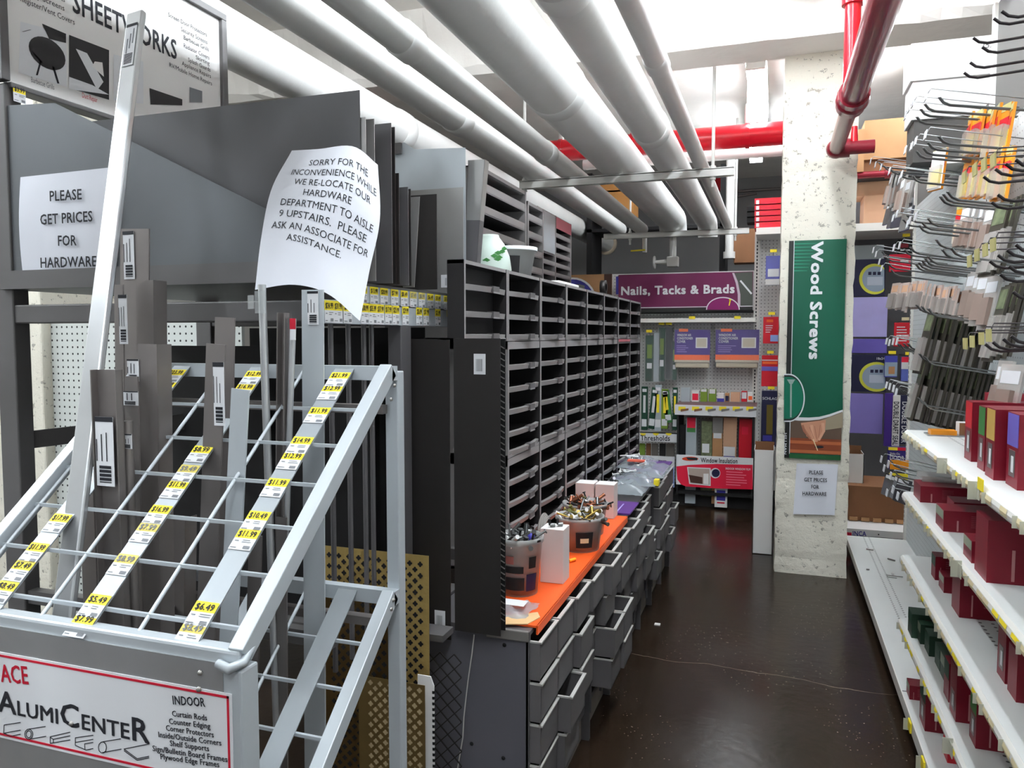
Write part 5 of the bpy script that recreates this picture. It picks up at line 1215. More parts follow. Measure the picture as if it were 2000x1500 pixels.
for i, (px0, px1, yt, mt, parts) in enumerate(((1330, 1347, 757, mat('clear_tube', (186, 196, 202), .3, alpha=.8), ()), (1351, 1365, 763, M_boxw, ((.1, .25, .9, .85, M_pink),)), (1368, 1381, 760, M_olive, ((.1, .0, .9, .2, M_label),)), (1384, 1398, 760, M_olive, ((.1, 0, .9, .35, M_label),)), (1401, 1414, 768, M_boxw, ((0, .6, 1, 1, M_blue),)), (1416, 1424, 768, M_card, ((.1, .3, .9, .9, M_navy),)), (1427, 1445, 766, mat('pale_kraft', (206, 164, 134), .7), ()), (1448, 1459, 764, M_rbox, ((.1, .1, .9, .7, M_label),)), (1460, 1470, 766, M_boxw, ((.2, .4, .9, .8, mat('pack_orange', (238, 104, 48), .4)),)))):
    pack('small_pack', ('clear pack leftmost on the insulation shelf', 'pink and white pack on the insulation shelf', 'olive pack left of its twin on the insulation shelf', 'olive pack with taller white top on the insulation shelf', 'white and blue small box on the insulation shelf', 'tiny tan and navy box on the insulation shelf', 'pale kraft block on the insulation shelf', 'red and white pack near the right of the insulation shelf', 'white pack with orange dot rightmost on the insulation shelf')[i], px0, yt, px1, 785, 5.72, mt, 'small pack', 'small packs on the insulation shelf', parts, .05)
# red packs left of the pillar
pack('blue_pack', 'blue blister pack with white label hanging left of the pillar top', 1496, 500, 1524, 556, 5.7, mat('pack_blue', (70, 74, 170), .35), 'hanging pack', None, ((.15, .45, .9, .72, M_label), (0, .8, 1, 1, M_boxw)), .03, .02, M_yellow)
pack('red_pack', 'red filter pack hanging upper left of the pillar', 1491, 619, 1522, 671, 5.7, M_rbox, 'hanging pack', 'red filter packs', ((.2, .1, .6, .2, mat('pack_orange', (238, 104, 48), .4)), (9, .15, .28, .6, .6, 4, M_label), (.45, .68, .95, .92, mat('pale_blue_print', (140, 160, 214), .5))), .03, 0, M_yellow)
pack('red_pack', 'red filter pack hanging lower, with a blue band', 1488, 694, 1520, 755, 5.7, M_rbox, 'hanging pack', 'red filter packs', ((0, .14, 1, .17, M_label), (.05, .2, .9, .28, MATS['pack_orange']), (0, .36, 1, .5, mat('pack_violet', (110, 100, 190), .4)), (9, .3, .86, .9, .97, 2, M_pink)), .03, 0, M_yellow)
pack('door_sweep_pack', 'navy pack with a brass door sweep hanging beside the pillar', 1488, 763, 1522, 873, 5.68, M_navy, 'hanging pack', None, (('SCHLAGE', .04, .16, .9, .018, M_label), (.28, .25, .62, .78, mat('brass_strip', (116, 100, 44), .4, .6)), (.1, .8, .6, .9, M_blue)), .03, 0, M_yellow)
# white open carton beside the pillar and the red books on the shelf
q0, q1 = onZ(1469, 1081, 0), onZ(1511, 1083, 0); yb_ = q0.y; hb = onY(1469, 878, yb_).z
t = thing('white_carton', 'tall narrow white open carton standing left of the pillar', 'box', ((q0.x+.0)/2, yb_+.12, 0))
m = MB(); x0_, x1_ = q0.x, PX0-.008
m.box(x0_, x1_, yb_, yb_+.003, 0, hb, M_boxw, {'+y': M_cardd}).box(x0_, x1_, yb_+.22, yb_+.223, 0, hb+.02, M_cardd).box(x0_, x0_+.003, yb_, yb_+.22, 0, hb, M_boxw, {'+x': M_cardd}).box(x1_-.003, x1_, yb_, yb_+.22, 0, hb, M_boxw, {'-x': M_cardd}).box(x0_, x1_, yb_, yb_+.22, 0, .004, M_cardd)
m.build('carton_body', t)
MB().box(x0_+.03, x0_+.1, yb_+.05, yb_+.1, .01, hb-.03, M_bagfilm).solo('wrapped_strip', 'clear wrapped strip standing in the tall white carton', 'strip pack')
for i in range(5):
    r0, r1, r2, r3 = rectY(1474, 388+11.2*i, 1527, 388+11.2*(i+1)-.6, 5.66)
    t = thing('red_carton', ('topmost', 'second', 'third', 'fourth', 'lowest')[i] + ' flat red carton of the stack on the high shelf left of the pillar', 'box', ((r0+r1)/2, 5.66, r2), 'red cartons on the high shelf')
    m = MB().box(r0, r1, 5.66, 5.86, r2, r3, M_rbox); m.box(r0+.01, r0+.03, 5.6592, 5.66, r2+.008, r3-.012, M_label); lines(m, Vector((r0+.05, 5.66, r2+.004)), EX, EZ, (r1-r0)*.6, (r3-r2)*.6, 2, M_pink, random.Random(i)); m.build('carton_body', t)
# shelf pegs of empty trays left of the stack
for i in range(3):
    r0, r1, r2, r3 = rectY(1459, 404+11*i, 1474, 412+11*i, 5.7)
    MB().box(r0, r1, 5.7, 5.85, r2, r3, M_slot).solo('black_tray', ('upper', 'middle', 'lower')[i] + ' black tray edge beside the red carton stack', 'tray', 'black trays')
# storage behind: cartons above the gondola, dark shelving
t = thing('storage_shelf', 'dark storage shelving in the gloom behind the back display', 'shelving', (-.9, 7.5, 0))
MB().box(-1.74, -.45, 7.3, 7.75, 2.24, 2.27, M_dark).build('shelf_board', t)
for x in (-1.74, -.5): MB().box(x, x+.05, 7.3, 7.75, 0, 2.8, M_dark).build('upright', t)
for i, (px0, py0, px1, py1, y, lb) in enumerate(((1160, 345, 1246, 372, 7.32, 'long tan carton on top, behind the overhead pipes'), (1160, 374, 1236, 428, 7.32, 'tan carton with an arrow mark behind the overhead pipes'))):
    r0, r1, r2, r3 = rectY(px0, py0, px1, py1, y)
    t = thing('cardboard_carton', lb, 'box', ((r0+r1)/2, y, r2), 'cartons behind the pipes')
    m = MB().box(r0, r1, y, y+.3, r2, r3, mat('tan_carton', (190, 134, 76), .7)); lines(m, Vector((r0+.05, y, r2+.1)), EX, EZ, .2, .05, 2, M_cardd, random.Random(1)); m.build('carton_body', t)
m = MB(); p, q_ = onY(1410, 388, 9.28), onY(1478, 378, 9.28); m.tube([p, q_], .012, M_alud, 8); m.tube([onY(1420, 375, 9.28), onY(1530, 368, 9.28)], .015, M_alud, 8); m.solo('conduit_pipes', 'thin grey conduits crossing the back wall beside the drop pipe', 'conduit')
m = MB(); r0, r1, r2, r3 = rectY(1395, 335, 1409, 372, 9.2); m.box(r0, r1, 9.2, 9.3, r2, r3, M_red).solo('fire_bell', 'red box on the back wall behind the thin white pipe', 'alarm box')
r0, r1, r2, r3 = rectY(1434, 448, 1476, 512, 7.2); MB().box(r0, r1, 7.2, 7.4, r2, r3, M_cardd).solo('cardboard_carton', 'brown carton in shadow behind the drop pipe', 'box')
# ---------------------------------------------------------------- shelving gondola on the right
GX, GXB, GE = .41, .72, 2.765
gd = thing('shelving_gondola', 'white gondola on the right of the aisle with perforated shelves and pegboard back', 'gondola', (GX, 2.5, 0))
MB().box(GXB, GXB+.02, 1.0, 4.78, .1, 1.96, M_pegx).build('back_panel', gd)
M_upper = mat('upper_panel_dark_grey', (92, 90, 88), .5)
MB().box(GXB, GXB+.02, 1.0, 3.2, 1.96, 2.42, M_upper).build('upper_panel', gd); MB().box(GXB, GXB+.02, 3.2, 3.58, 1.96, 2.1, M_upper).build('upper_panel', gd); MB().box(GXB, GXB+.02, 3.83, 4.78, 1.96, 2.1, M_upper).build('upper_panel', gd)
for y in (4.77, 3.2, 1.05):
    m = MB().box(GXB-.012, GXB+.02, y-.016, y+.016, 0, 2.42 if y < 3.3 else 2.1, M_white); z = .2
    while z < 1.96: m.box(GXB-.0128, GXB-.012, y-.004, y+.004, z, z+.016, M_slot); z += .0254
    m.build('slotted_upright', gd)
MB().box(GX-.0, GXB, 1.0, 4.76, .082, .10, M_shelf).box(GX-.002, GX+.002, 1.0, 4.76, .062, .102, M_white).box(GX+.05, GX+.06, 1.0, 4.76, 0, .085, M_slot).build('base_shelf', gd)
MB().box(GX, GXB, 2.70, 2.706, .1, .1008, M_wall).build('shelf_joint', gd)
SHELVES = (.32, .532, .742, .945)
for z in SHELVES:
    MB().box(GX, GXB-.014, 1.0, GE, z-.016, z, M_shelf).build('shelf', gd, bevel=.0015)
    # price channel: a curved cream strip
    m = MB(); pr = [(GX-.001, z-.001), (GX-.007, z-.008), (GX-.009, z-.017), (GX-.007, z-.026), (GX-.002, z-.033), (GX+.003, z-.033), (GX+.004, z-.001)]
    m.prism([(a, b) for a, b in pr], 'y', 1.0, GE, M_white); m.build('price_channel', gd)
    rnd = random.Random(int(z*1000)); y = GE-.03
    while y > 1.25:
        w = rnd.choice((.035, .04, .045)); faded = z > .5
        if rnd.random() < .93:
            c_ = M_cream if rnd.random() < (.88 if z > .5 else .35) else M_yellow
            m = MB(); q0 = [(GX-.0082, z-.009), (GX-.0102, z-.017), (GX-.0082, z-.025)]
            for a, b, c2 in ((0, 1, M_yellow if c_ is M_yellow else M_cream), (1, 2, M_cream)):
                m.quad((q0[a][0], y-w, q0[a][1]), (q0[a][0], y, q0[a][1]), (q0[b][0], y, q0[b][1]), (q0[b][0], y-w, q0[b][1]), c2)
            if rnd.random() < .6: m.box(GX-.016, GX-.008, y-.001, y, z-.028, z-.006, M_tagp)
            m.build('price_label', gd)
        y -= w + rnd.choice((.004, .01, .03, .06))
    MB().prism([(GX, z-.02), (GXB-.02, z-.09), (GXB-.02, z-.016), (GX, z-.016)], 'y', GE-.004, GE, M_white).build('shelf_bracket', gd)
for y in (2.3, 2.05, 1.9, 1.75, 1.62, 2.52):
    MB().box(GX-.008, GX-.003, y-.04, y, .068, .098, M_yellow).box(GX-.02, GX-.006, y-.002, y, .06, .095, M_tagp).build('price_label', gd)
for z, y in ((.945, 2.12), (.945, 1.80), (.742, 1.93), (.32, 1.95)):
    MB().box(GX-.026, GX-.004, y-.001, y+.001, z-.034, z+.004, M_tagp).box(GX-.012, GX-.01, y-.03, y, z-.03, z, M_tagp).build('label_flag', gd)
for px, py, zz_ in ((1917, 946, .945),):
    p = onX(px, py, GX-.01); MB().box(GX-.013, GX-.0105, p.y-.02, p.y+.02, p.z-.012, p.z+.012, M_yellow).build('price_label', gd)

# cartons on the shelves
nb = [0]
def box_on(z, px, py, dx, dy, h, label, top=None, win=True, body=None, cy=0, group='dark red cartons on the right shelves', tilt=0):
    p = onZ(px, py, z); x0, y0 = max(p.x, GX+.004), p.y
    x1 = min(x0+dx, GXB-.02)
    t = thing('hardware_carton', label, 'box', ((x0+x1)/2, y0+dy/2, z), group); b = body or M_dkbox
    m = MB().box(x0, x1, y0, y0+dy, z, z+h, b)
    e = .0008
    if top is not None: m.box(x0-e, x0, y0+.003, y0+dy-.003, z+h*.55, z+h-.002, top)
    if win: m.box(x0-e, x0, y0+dy*.25, y0+dy*.75, z+h*.14, z+h*.5, M_alud); m.box(x0-e*1.5, x0, y0+dy*.35, y0+dy*.55, z+h*.2, z+h*.42, M_label)
    m.box(x0+dx*.22, x0+dx*.25, y0-e, y0, z+h*.05, z+h*.55, mat('pale_red_print', (186, 130, 130), .5))
    lines(m, Vector((x0+dx*.45, y0, z+h*.25)), EX, EZ, dx*.3, h*.6, 7, mat('dim_red_print', (150, 70, 80), .5), random.Random(label), e)
    m.build('carton_body', t, bevel=.0015); return t
yel = mat('print_ochre', (196, 160, 84), .5)
box_on(.945, 1896, 902, .13, .07, .145, 'tall dark red carton with bright red label, first on the top right shelf', M_rbox)
box_on(.945, 1921, 921, .14, .06, .145, 'tall dark red carton with green label on the top right shelf', M_green)
box_on(.945, 1940, 938, .15, .07, .150, 'tall dark red carton with ochre label on the top right shelf', yel)
box_on(.945, 1986, 958, .15, .08, .150, 'tall dark red carton with violet label at the right edge of the top shelf', MATS['pack_violet'])
box_on(.945, 1930, 870, .12, .06, .145, 'dark red carton standing behind the green labelled one on the top shelf', None, False)
p = onZ(1830, 850, .945)
MB().box(p.x-.02, p.x+.05, p.y-.02, p.y+.03, .945, .962, M_orpack).box(p.x-.03, p.x+.08, p.y-.03, p.y+.04, .945, .949, M_bagfilm).solo('orange_packet', 'orange packet in film lying at the far end of the top right shelf', 'packet')
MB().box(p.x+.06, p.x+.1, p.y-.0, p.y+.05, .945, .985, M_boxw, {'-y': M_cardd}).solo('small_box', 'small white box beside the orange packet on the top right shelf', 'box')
box_on(.742, 1797, 981, .13, .12, .05, 'flat dark red carton at the far end of the second right shelf', None, False)
p = onZ(1800, 972, .742); MB().box(p.x, p.x+.13, p.y, p.y+.1, .793, .81, M_blister).solo('blister_pack', 'clear blister pack lying on the flat dark red carton', 'pack')
box_on(.742, 1842, 1038, .14, .1, .055, 'flat dark red carton with clear top label, middle of the second right shelf', mat('pale_green_print', (150, 160, 140), .5), False)
box_on(.742, 1862, 1020, .15, .09, .055, 'dark red carton further in behind the flat one on the second right shelf', None, False)
box_on(.742, 1897, 1100, .14, .08, .05, 'flat dark red carton with printed end, nearer on the second right shelf', MATS['pale_green_print'], False)
box_on(.742, 1926, 1138, .2, .1, .13, 'big dark red carton nearest on the second right shelf', None, False)
box_on(.532, 1826, 1133, .06, .06, .07, 'small green and red carton at the far end of the third right shelf', M_dgreen, False)
box_on(.532, 1843, 1158, .12, .07, .045, 'lying dark red carton with green end on the third right shelf', MATS['pale_green_print'], False)
box_on(.532, 1873, 1206, .12, .09, .11, 'tall dark red carton in the middle of the third right shelf', None, False)
box_on(.532, 1962, 1336, .1, .06, .14, 'upright dark red carton with pale stripe, nearer on the third right shelf', None, True)
box_on(.532, 1984, 1372, .12, .06, .10, 'dark red carton at the right edge of the third shelf', None, False)
for px, py, w, h, tp, lb in ((1780, 1246, .08, .075, M_dgreen, 'green topped carton farthest on the fourth right shelf'), (1797, 1258, .07, .06, MATS['pale_green_print'], 'pale green carton second on the fourth right shelf'), (1814, 1282, .07, .06, M_dgreen, 'green and red carton third on the fourth right shelf'),
                             (1835, 1312, .1, .06, M_dgreen, 'dark green carton in the middle of the fourth right shelf'), (1846, 1335, .1, .065, MATS['pale_green_print'], 'green striped carton next to the tall red ones on the fourth right shelf')):
    box_on(.32, px, py, w, .07, h, lb, tp, False, mat('green_carton', (40, 66, 50), .45))
box_on(.32, 1852, 1372, .1, .06, .10, 'dark red carton with green end on the fourth right shelf', M_dgreen, False)
box_on(.32, 1866, 1410, .12, .07, .13, 'tall dark red carton with pale stripe on the fourth right shelf', None, True)
box_on(.32, 1905, 1462, .12, .06, .13, 'tall dark red carton nearest on the fourth right shelf', M_green, True)
box_on(.10, 1776, 1366, .05, .06, .045, 'small green and red carton on the bottom right shelf', MATS['pale_green_print'], False)
box_on(.10, 1806, 1428, .12, .09, .14, 'large dark red carton on the bottom right shelf', M_dgreen, True)
box_on(.10, 1850, 1490, .10, .06, .05, 'bright red carton at the lower edge of the bottom right shelf', None, False, M_rbox)
# loose bits left on the bare base shelf
for k, (pa, pb, lb) in enumerate((((1692, 1072), (1706, 1074), 'short metal rod lying farthest on the bare bottom shelf'), ((1734, 1091), (1748, 1095), 'short metal rod lying on the bare bottom shelf near the shelf end'), ((1692, 1112), (1698, 1112.5), 'tiny metal bit lying on the bare bottom shelf'))):
    a, b = onZ(*pa, .105), onZ(*pb, .105); MB().tube([a, b], .004, M_alud, 8).solo('metal_rod', lb, 'metal bit')
a = onZ(1745, 1126, .1)
MB().tube([a+Vector((-.03, 0, .004)), a+Vector((.04, -.005, .004))], .0025, M_edge, 6).tube([a+Vector((-.028, .01, .004)), a+Vector((-.03, -.03, .004)), a+Vector((.01, -.035, .004))], .002, M_edge, 6).ball(a+Vector((0, .02, .008)), .008, M_boxw, 8).solo('loose_hook', 'bent wire and white cap lying on the bare bottom shelf', 'hook')

# ---------------------------------------------------------------- peg hooks and hanging packs
XT = .45
def make_hook(name, wire, plate, label, double=True, long=.27):
    t = thing(name, label, 'hook', (0, 0, 0))
    m = MB(); a = [(0, 0, 0), (-long+.03, 0, 0), (-long+.012, 0, .006), (-long, 0, .018)]
    for dy in ((-.006, .006) if double else (0,)):
        m.tube([(x, y+dy, z) for x, y, z in a], .0026 if double else .0034, wire, 6)
    if double: m.tube([(-long, -.006, .018), (-long-.004, 0, .019), (-long, .006, .018)], .0026, wire, 6)
    m.build('prong', t)
    if plate is not None:
        MB().tube([(0, 0, .03), (-long-.03, 0, .045), (-long-.036, 0, .030)], .0016, wire, 6).build('label_wire', t)
        MB().box(-long-.041, -long-.038, -.018, .018, .008, .034, plate).build('label_plate', t)
    return t
protos = {}
def put_hook(kind, px, py, label, group):
    p = onX(px, py, XT); th = R({'black': -4, 'yellow': -3}.get(kind, 9.5)); pos = (XT+.27*math.cos(th), p.y, p.z-.018-.27*math.sin(th))
    if kind not in protos:
        kw = {'chrome': ('peg_hook', M_chrome, M_label), 'plain': ('peg_hook', M_chrome, None), 'black': ('peg_hook', M_blackhook, None), 'yellow': ('peg_hook', M_blackhook, mat('yellowed_plate', (190, 182, 122), .4))}[kind]
        t = make_hook(*kw, label, double=(kind not in ('black', 'yellow'))); t['group'] = group; protos[kind] = t; t.location = pos; t.rotation_euler = (0, th, 0)
        return t
    t = dup(protos[kind], pos, label, 0, group); t.rotation_euler = (0, th, 0); return t
ROWS = [
 ('chrome', 'chrome peg hook with white label plate in the top row of the right pegboard', 'chrome hooks, top row', [(1834, 192), (1806, 205), (1798, 215), (1790, 230)]),
 ('chrome', 'chrome peg hook with white label plate in the second row, level with the orange packs', 'chrome hooks, second row', [(1833, 268), (1812, 280), (1803, 290), (1790, 297)]),
 ('chrome', 'chrome peg hook with white label plate reaching out beside the carton, third row', 'chrome hooks, third row', [(1716, 318), (1726, 325), (1738, 330), (1756, 338), (1782, 345)]),
 ('plain', 'bare double wire peg hook in the row above the white pegboard patch', 'bare hooks, fourth row', [(1850, 376), (1842, 381), (1836, 386)]),
 ('chrome', 'chrome peg hook with white label plate in front of the white upper shelf', 'chrome hooks, fifth row', [(1812, 428), (1800, 435), (1795, 442), (1772, 422), (1764, 430)]),
 ('plain', 'bare double wire peg hook in the middle of the right pegboard', 'bare hooks, sixth row', [(1857, 486), (1840, 489), (1828, 470)]),
 ('chrome', 'chrome peg hook with white label plate over the red rounded pack', 'chrome hooks, seventh row', [(1722, 492), (1728, 500), (1735, 515), (1740, 528), (1766, 488), (1778, 484)]),
 ('plain', 'bare double wire peg hook in the tight group above the pin packs', 'bare hooks, eighth row', [(1812, 502), (1806, 506), (1800, 510), (1794, 514), (1788, 517)]),
 ('plain', 'bare double wire peg hook above the upper row of dark packs', 'bare hooks, ninth row', [(1790, 597), (1800, 600), (1812, 604)]),
 ('plain', 'bare double wire peg hook above the lower row of dark packs', 'bare hooks, tenth row', [(1783, 690), (1795, 692), (1806, 698)]),
 ('plain', 'bare double wire peg hook below the lower row of dark packs', 'bare hooks, eleventh row', [(1783, 774), (1793, 778), (1803, 785)]),
 ('chrome', 'chrome peg hook with white label plate beside the red card pack', 'chrome hooks, mid height', [(1751, 671), (1757, 674), (1765, 672), (1773, 672)]),
 ('chrome', 'chrome peg hook with white label plate over the tall draft seal packs', 'chrome hooks, lower', [(1751, 757), (1758, 760), (1766, 764), (1772, 771)]),
 ('chrome', 'chrome peg hook with white label plate low down beside the white open carton', 'chrome hooks, lowest', [(1740, 902), (1755, 912), (1746, 920), (1760, 935), (1765, 962), (1775, 975), (1752, 968)]),
 ('black', 'black peg hook at the top right corner in front of the white cartons', 'black hooks, top corner', [(1958, 22), (1942, 36), (1902, 74), (1920, 92), (1896, 122), (1884, 142)]),
 ('yellow', 'black peg hook with a yellowed plate below the orange packs', 'black hooks with yellowed plates, upper', [(1945, 330), (1965, 320), (1985, 312), (1922, 345)]),
 ('black', 'black peg hook jutting out at the right edge at mid height', 'black hooks, mid edge', [(1950, 380), (1938, 395), (1972, 520), (1955, 536), (1980, 570)]),
 ('yellow', 'black peg hook with a yellowed plate beside the pin packs', 'black hooks with yellowed plates, middle', [(1934, 510), (1950, 498), (1968, 488), (1985, 478)]),
 ('yellow', 'black peg hook with a yellowed plate in front of the dark packs', 'black hooks with yellowed plates, lower', [(1925, 672), (1940, 668), (1960, 662), (1976, 656)]),
]
for kind, lb, grp, pts in ROWS:
    for px, py in pts: put_hook(kind, px, py, lb, grp)

def make_pack(name, label, cat_, card, w, h, parts, film=None):
    """hanging pack facing the aisle (-x), hung at its top centre"""
    t = thing(name, label, cat_, (0, 0, 0)); m = MB().box(-.004, .004, -w/2, w/2, -h, 0, card); d = .005
    for (u0, v0, u1, v1, mt, th) in parts: m.box(-.004-th, -.003, -w/2+w*u0, -w/2+w*u1, -h*v1, -h*v0, mt)
    m.build('card', t)
    if film: MB().box(-.016, -.0042, -w*.4, w*.4, -h*.96, -h*.42, film).build('blister', t)
    return t
P_or = P_cl = P_dk = None
pk = {}
def put_pack(kind, px, py, x, label, group, rz=0.0):
    p = onX(px, py, x)
    if kind not in pk:
        a = {'orange': ('drill_bit_pack', 'pack', M_orpack, .07, .15, ((0, .0, 1, .14, MATS['yellowed_plate'], .001), (0, .28, 1, .44, M_rbox, .001), (.1, .5, .9, .9, M_yellow, .002)), M_blister),
             'clear': ('clear_pack', 'pack', M_blister, .08, .16, ((.1, .1, .9, .3, M_label, .001), (.2, .4, .8, .9, mat('rust_bits', (160, 140, 130), .4, .3), .012)), None),
             'dark': ('tool_bit_pack', 'pack', M_dkpack, .075, .21, ((.1, .04, .9, .3, MATS['leafy_pack'], .001), (.42, .4, .58, .95, M_alud, .006), (.15, .85, .85, .95, mat('pale_green_tag', (156, 172, 160), .5), .001)), M_blister),
             'pin': ('pin_pack', 'pack', mat('pale_card', (188, 172, 164), .5), .06, .11, ((.1, .1, .9, .35, MATS['pale_kraft'], .001), (.3, .45, .7, .9, MATS['brown_strip'], .008)), M_blister),
             'bag': ('small_parts_bag', 'bag', mat('dark_film', (66, 64, 74), .15, alpha=.85, spec=.9), .1, .1, ((.1, .05, .9, .2, M_label, .001),), None)}[kind]
        t = make_pack(a[0], label, *a[1:]); t['group'] = group; pk[kind] = t
    else: t = dup(pk[kind], p, label, rz, group)
    t.location = p; t.rotation_euler = (0, R({'dark': 12, 'orange': 7, 'clear': 10, 'pin': 10, 'bag': 12}[kind]), rz); return t
rnd = random.Random(8)
for i, (px, py) in enumerate(((1899, 222), (1912, 218), (1922, 218), (1932, 217), (1942, 217), (1952, 206), (1966, 205), (1979, 205))):
    put_pack('orange', px, py, .62+.008*(i % 4), 'orange drill bit pack in the upper group at the right edge', 'orange packs, upper group', rnd.uniform(-.15, .25))
for i, (px, py) in enumerate(((1895, 305), (1915, 298), (1928, 296), (1946, 291), (1957, 290), (1968, 290), (1980, 290))):
    put_pack('orange', px, py, .62+.008*(i % 4), 'orange drill bit pack in the lower group above the yellowed plates', 'orange packs, lower group', rnd.uniform(-.15, .3))
t = put_pack('orange', 1838, 292, .56, 'orange pack with a white back hanging alone left of the orange groups', 'single packs', .5)
MB().box(-.0055, -.0045, -.034, .034, -.148, -.002, M_boxw).build('white_back', t, loc=(0, 0, 0))
for i, (px, py) in enumerate(((1744, 338), (1752, 342), (1760, 340), (1768, 345), (1776, 350), (1784, 352))):
    put_pack('clear', px, py, .50+.03*(i % 3), 'clear blister pack of small parts in front of the stacked cartons', 'clear packs, upper far group', rnd.uniform(-.1, .3))
for i, (px, py) in enumerate(((1742, 398), (1752, 402), (1764, 400), (1776, 405))):
    put_pack('bag', px, py, .52, 'dark shiny bag of small parts above the white upper shelf', 'dark bags', rnd.uniform(.2, .6))
for i, (px, py) in enumerate(((1893, 398), (1906, 396), (1918, 398), (1930, 397), (1942, 399), (1955, 400))):
    put_pack('clear', px, py, .60+.012*(i % 4), 'clear blister pack with brownish bits beside the orange card', 'clear packs, middle group', rnd.uniform(-.1, .3))
put_pack('orange', 1888, 396, .63, 'orange card left of the clear brownish blister packs', 'single packs', .6)
for i in range(18):
    put_pack('pin', 1752+9.3*i, 538+2.0*i+rnd.uniform(-4, 4) + (14 if i < 4 else 0), .48+.012*i, 'small pale pin pack in the dense row at mid height', 'pin packs', rnd.uniform(-.2, .4))
for i in range(12):
    put_pack('dark', 1822+11*i, 611+2.2*i, .50+.017*i, 'dark tool bit pack in the upper row of the right pegboard', 'dark packs, upper row', rnd.uniform(0, .35))
for i in range(14):
    put_pack('dark', 1808+11*i, 702+2.4*i, .48+.017*i, 'dark tool bit pack in the lower row of the right pegboard', 'dark packs, lower row', rnd.uniform(0, .35))
for i, (px, py) in enumerate(((1905, 530), (1918, 532), (1930, 534), (1945, 540))):
    put_pack('clear', px, py, .6, 'clear blister pack right of the pin packs', 'clear packs right of the pins', rnd.uniform(0, .4))
for i, (px, py) in enumerate(((1962, 396), (1972, 392), (1982, 388), (1992, 384), (1968, 560), (1978, 556), (1988, 552), (1996, 548))):
    put_pack('dark', px, py, .60+.01*(i % 4), ('dark tool bit pack at the right edge beside the clear blister packs', 'dark tool bit pack at the right edge above the clear packs over the cartons')[i > 3], ('dark packs, right edge upper', 'dark packs, right edge lower')[i > 3], rnd.uniform(0, .35))
for i, (px, py) in enumerate(((1968, 705), (1982, 712), (1962, 722))):
    put_pack('clear', px, py, .55, 'clear blister pack hanging at the right edge over the red cartons', 'clear packs over the cartons', rnd.uniform(0, .4))
for i, (px, py) in enumerate(((1742, 928), (1756, 932), (1768, 936))):
    put_pack('bag', px, py, .52, 'small bag of parts hanging low beside the shelf end', 'low bags', rnd.uniform(0, .4))
p = onX(1755, 925, .56); MB().box(p.x-.04, p.x+.04, p.y, p.y+.006, p.z-.05, p.z+.0, M_yellow).solo('yellow_packet', 'bright yellow packet low between the shelf end and the brown carton', 'packet')
p = onX(1752, 905, .56); MB().box(p.x-.03, p.x+.05, p.y, p.y+.006, p.z-.03, p.z+.015, M_orpack).solo('orange_packet', 'orange packet just above the yellow one, low beside the shelf end', 'packet')

# white cartons on top of the gondola
p0, p1 = onY(1780, 85, 3.06), onY(1785, 157, 3.06); p2 = onY(1780, 232, 3.06)
YWB = 3.6; p0, p1, p2 = onY(1780, 85, YWB), onY(1783, 157, YWB), onY(1787, 233, YWB); pr = onY(1948, 100, YWB).x
MB().box(p2.x, pr+.3, YWB+.02, YWB+.2, 1.97, p2.z-.002, mat('dark_grey_carton', (82, 80, 78), .6)).solo('grey_carton', 'dark grey carton under the two white cartons behind the top hooks', 'box')
MB().box(p1.x, pr, YWB+.01, YWB+.2, p2.z, p1.z-.004, M_boxw).solo('white_carton', 'white carton on top of the right gondola, lower of two', 'box', 'white cartons on the gondola', bevel=.002)
t = thing('white_carton', 'white carton with printed number on top of the right gondola, upper of two', 'box', (.8, YWB+.1, p1.z))
MB().box(p0.x, pr, YWB, YWB+.2, p1.z-.003, p0.z, M_boxw).text('2525', (onY(1915, 92, YWB).x, YWB-.001, onY(1915, 95, YWB).z), EX, EZ, .022, M_inkgrey, 0).build('carton_body', t, bevel=.002)
MB().box(GXB-.1, 1.6, 3.59, 3.82, 1.952, 1.968, M_white).solo('top_board', 'white board on top of the right gondola carrying the white cartons', 'board')
c = onY(1915, 20, 2.9)
MB().box(c.x+.02, c.x+.5, 2.95, 3.15, 2.442, 2.85, M_card).solo('cardboard_carton', 'tan carton at the top right corner behind the black hooks', 'box')
MB().box(.72, 1.3, 2.2, 3.2, 2.42, 2.44, M_white).solo('top_board', 'white board on the taller near part of the right gondola', 'board')

# ---------------------------------------------------------------- bay right of the pillar, at the back
YB = 5.9
t = thing('back_bay', 'white pegboard bay right of the pillar with a high white shelf', 'gondola', (.7, YB, 0))
MB().box(.16, 1.5, YB+.05, YB+.07, .1, 2.2, mat('dark_pegboard', (96, 95, 98), .6, var=.06)).build('pegboard', t)
s = rectY(1668, 437, 1787, 447, 5.45); MB().box(.2, 1.1, 5.45, YB+.05, s[2], s[3], M_white).build('high_shelf', t)
a, b = onY(1658, 1032, 4.87), onY(1778, 1054, 4.87)
m = MB().box(.395, b.x, 4.87, 4.885, max(.01, b.z), a.z, M_boxw).box(.395, b.x, 4.885, YB+.05, max(.0, b.z)-.0+.02, a.z-.004, M_boxw)
textY(m, 'INCA', (1665, 1046), (1692, 1047), 9, 4.869, M_blue, 1)
p = onY(1716, 1044, 4.869); m.lathe((p.x, 4.87, p.z), [(.0001, -.001), (.004, -.001), (.004, 0)], M_slot, 10, 'y')
p = onY(1656, 1043, 4.869); m.box(.396, p.x+.02, 4.8685, 4.87, p.z-.02, p.z+.01, M_pink); m.build('base_ledge', t)
c0, c1, c2, c3 = rectY(1658, 948, 1772, 1022, 5.1)
t = thing('cardboard_carton', 'wide dark brown carton low down right of the pillar', 'box', ((c0+c1)/2, 5.1, c2)); c2 = max(c2, a.z+.03); m = MB().box(c0-.03, c1, 5.1, 5.5, c2-.03, c3, M_cardd)
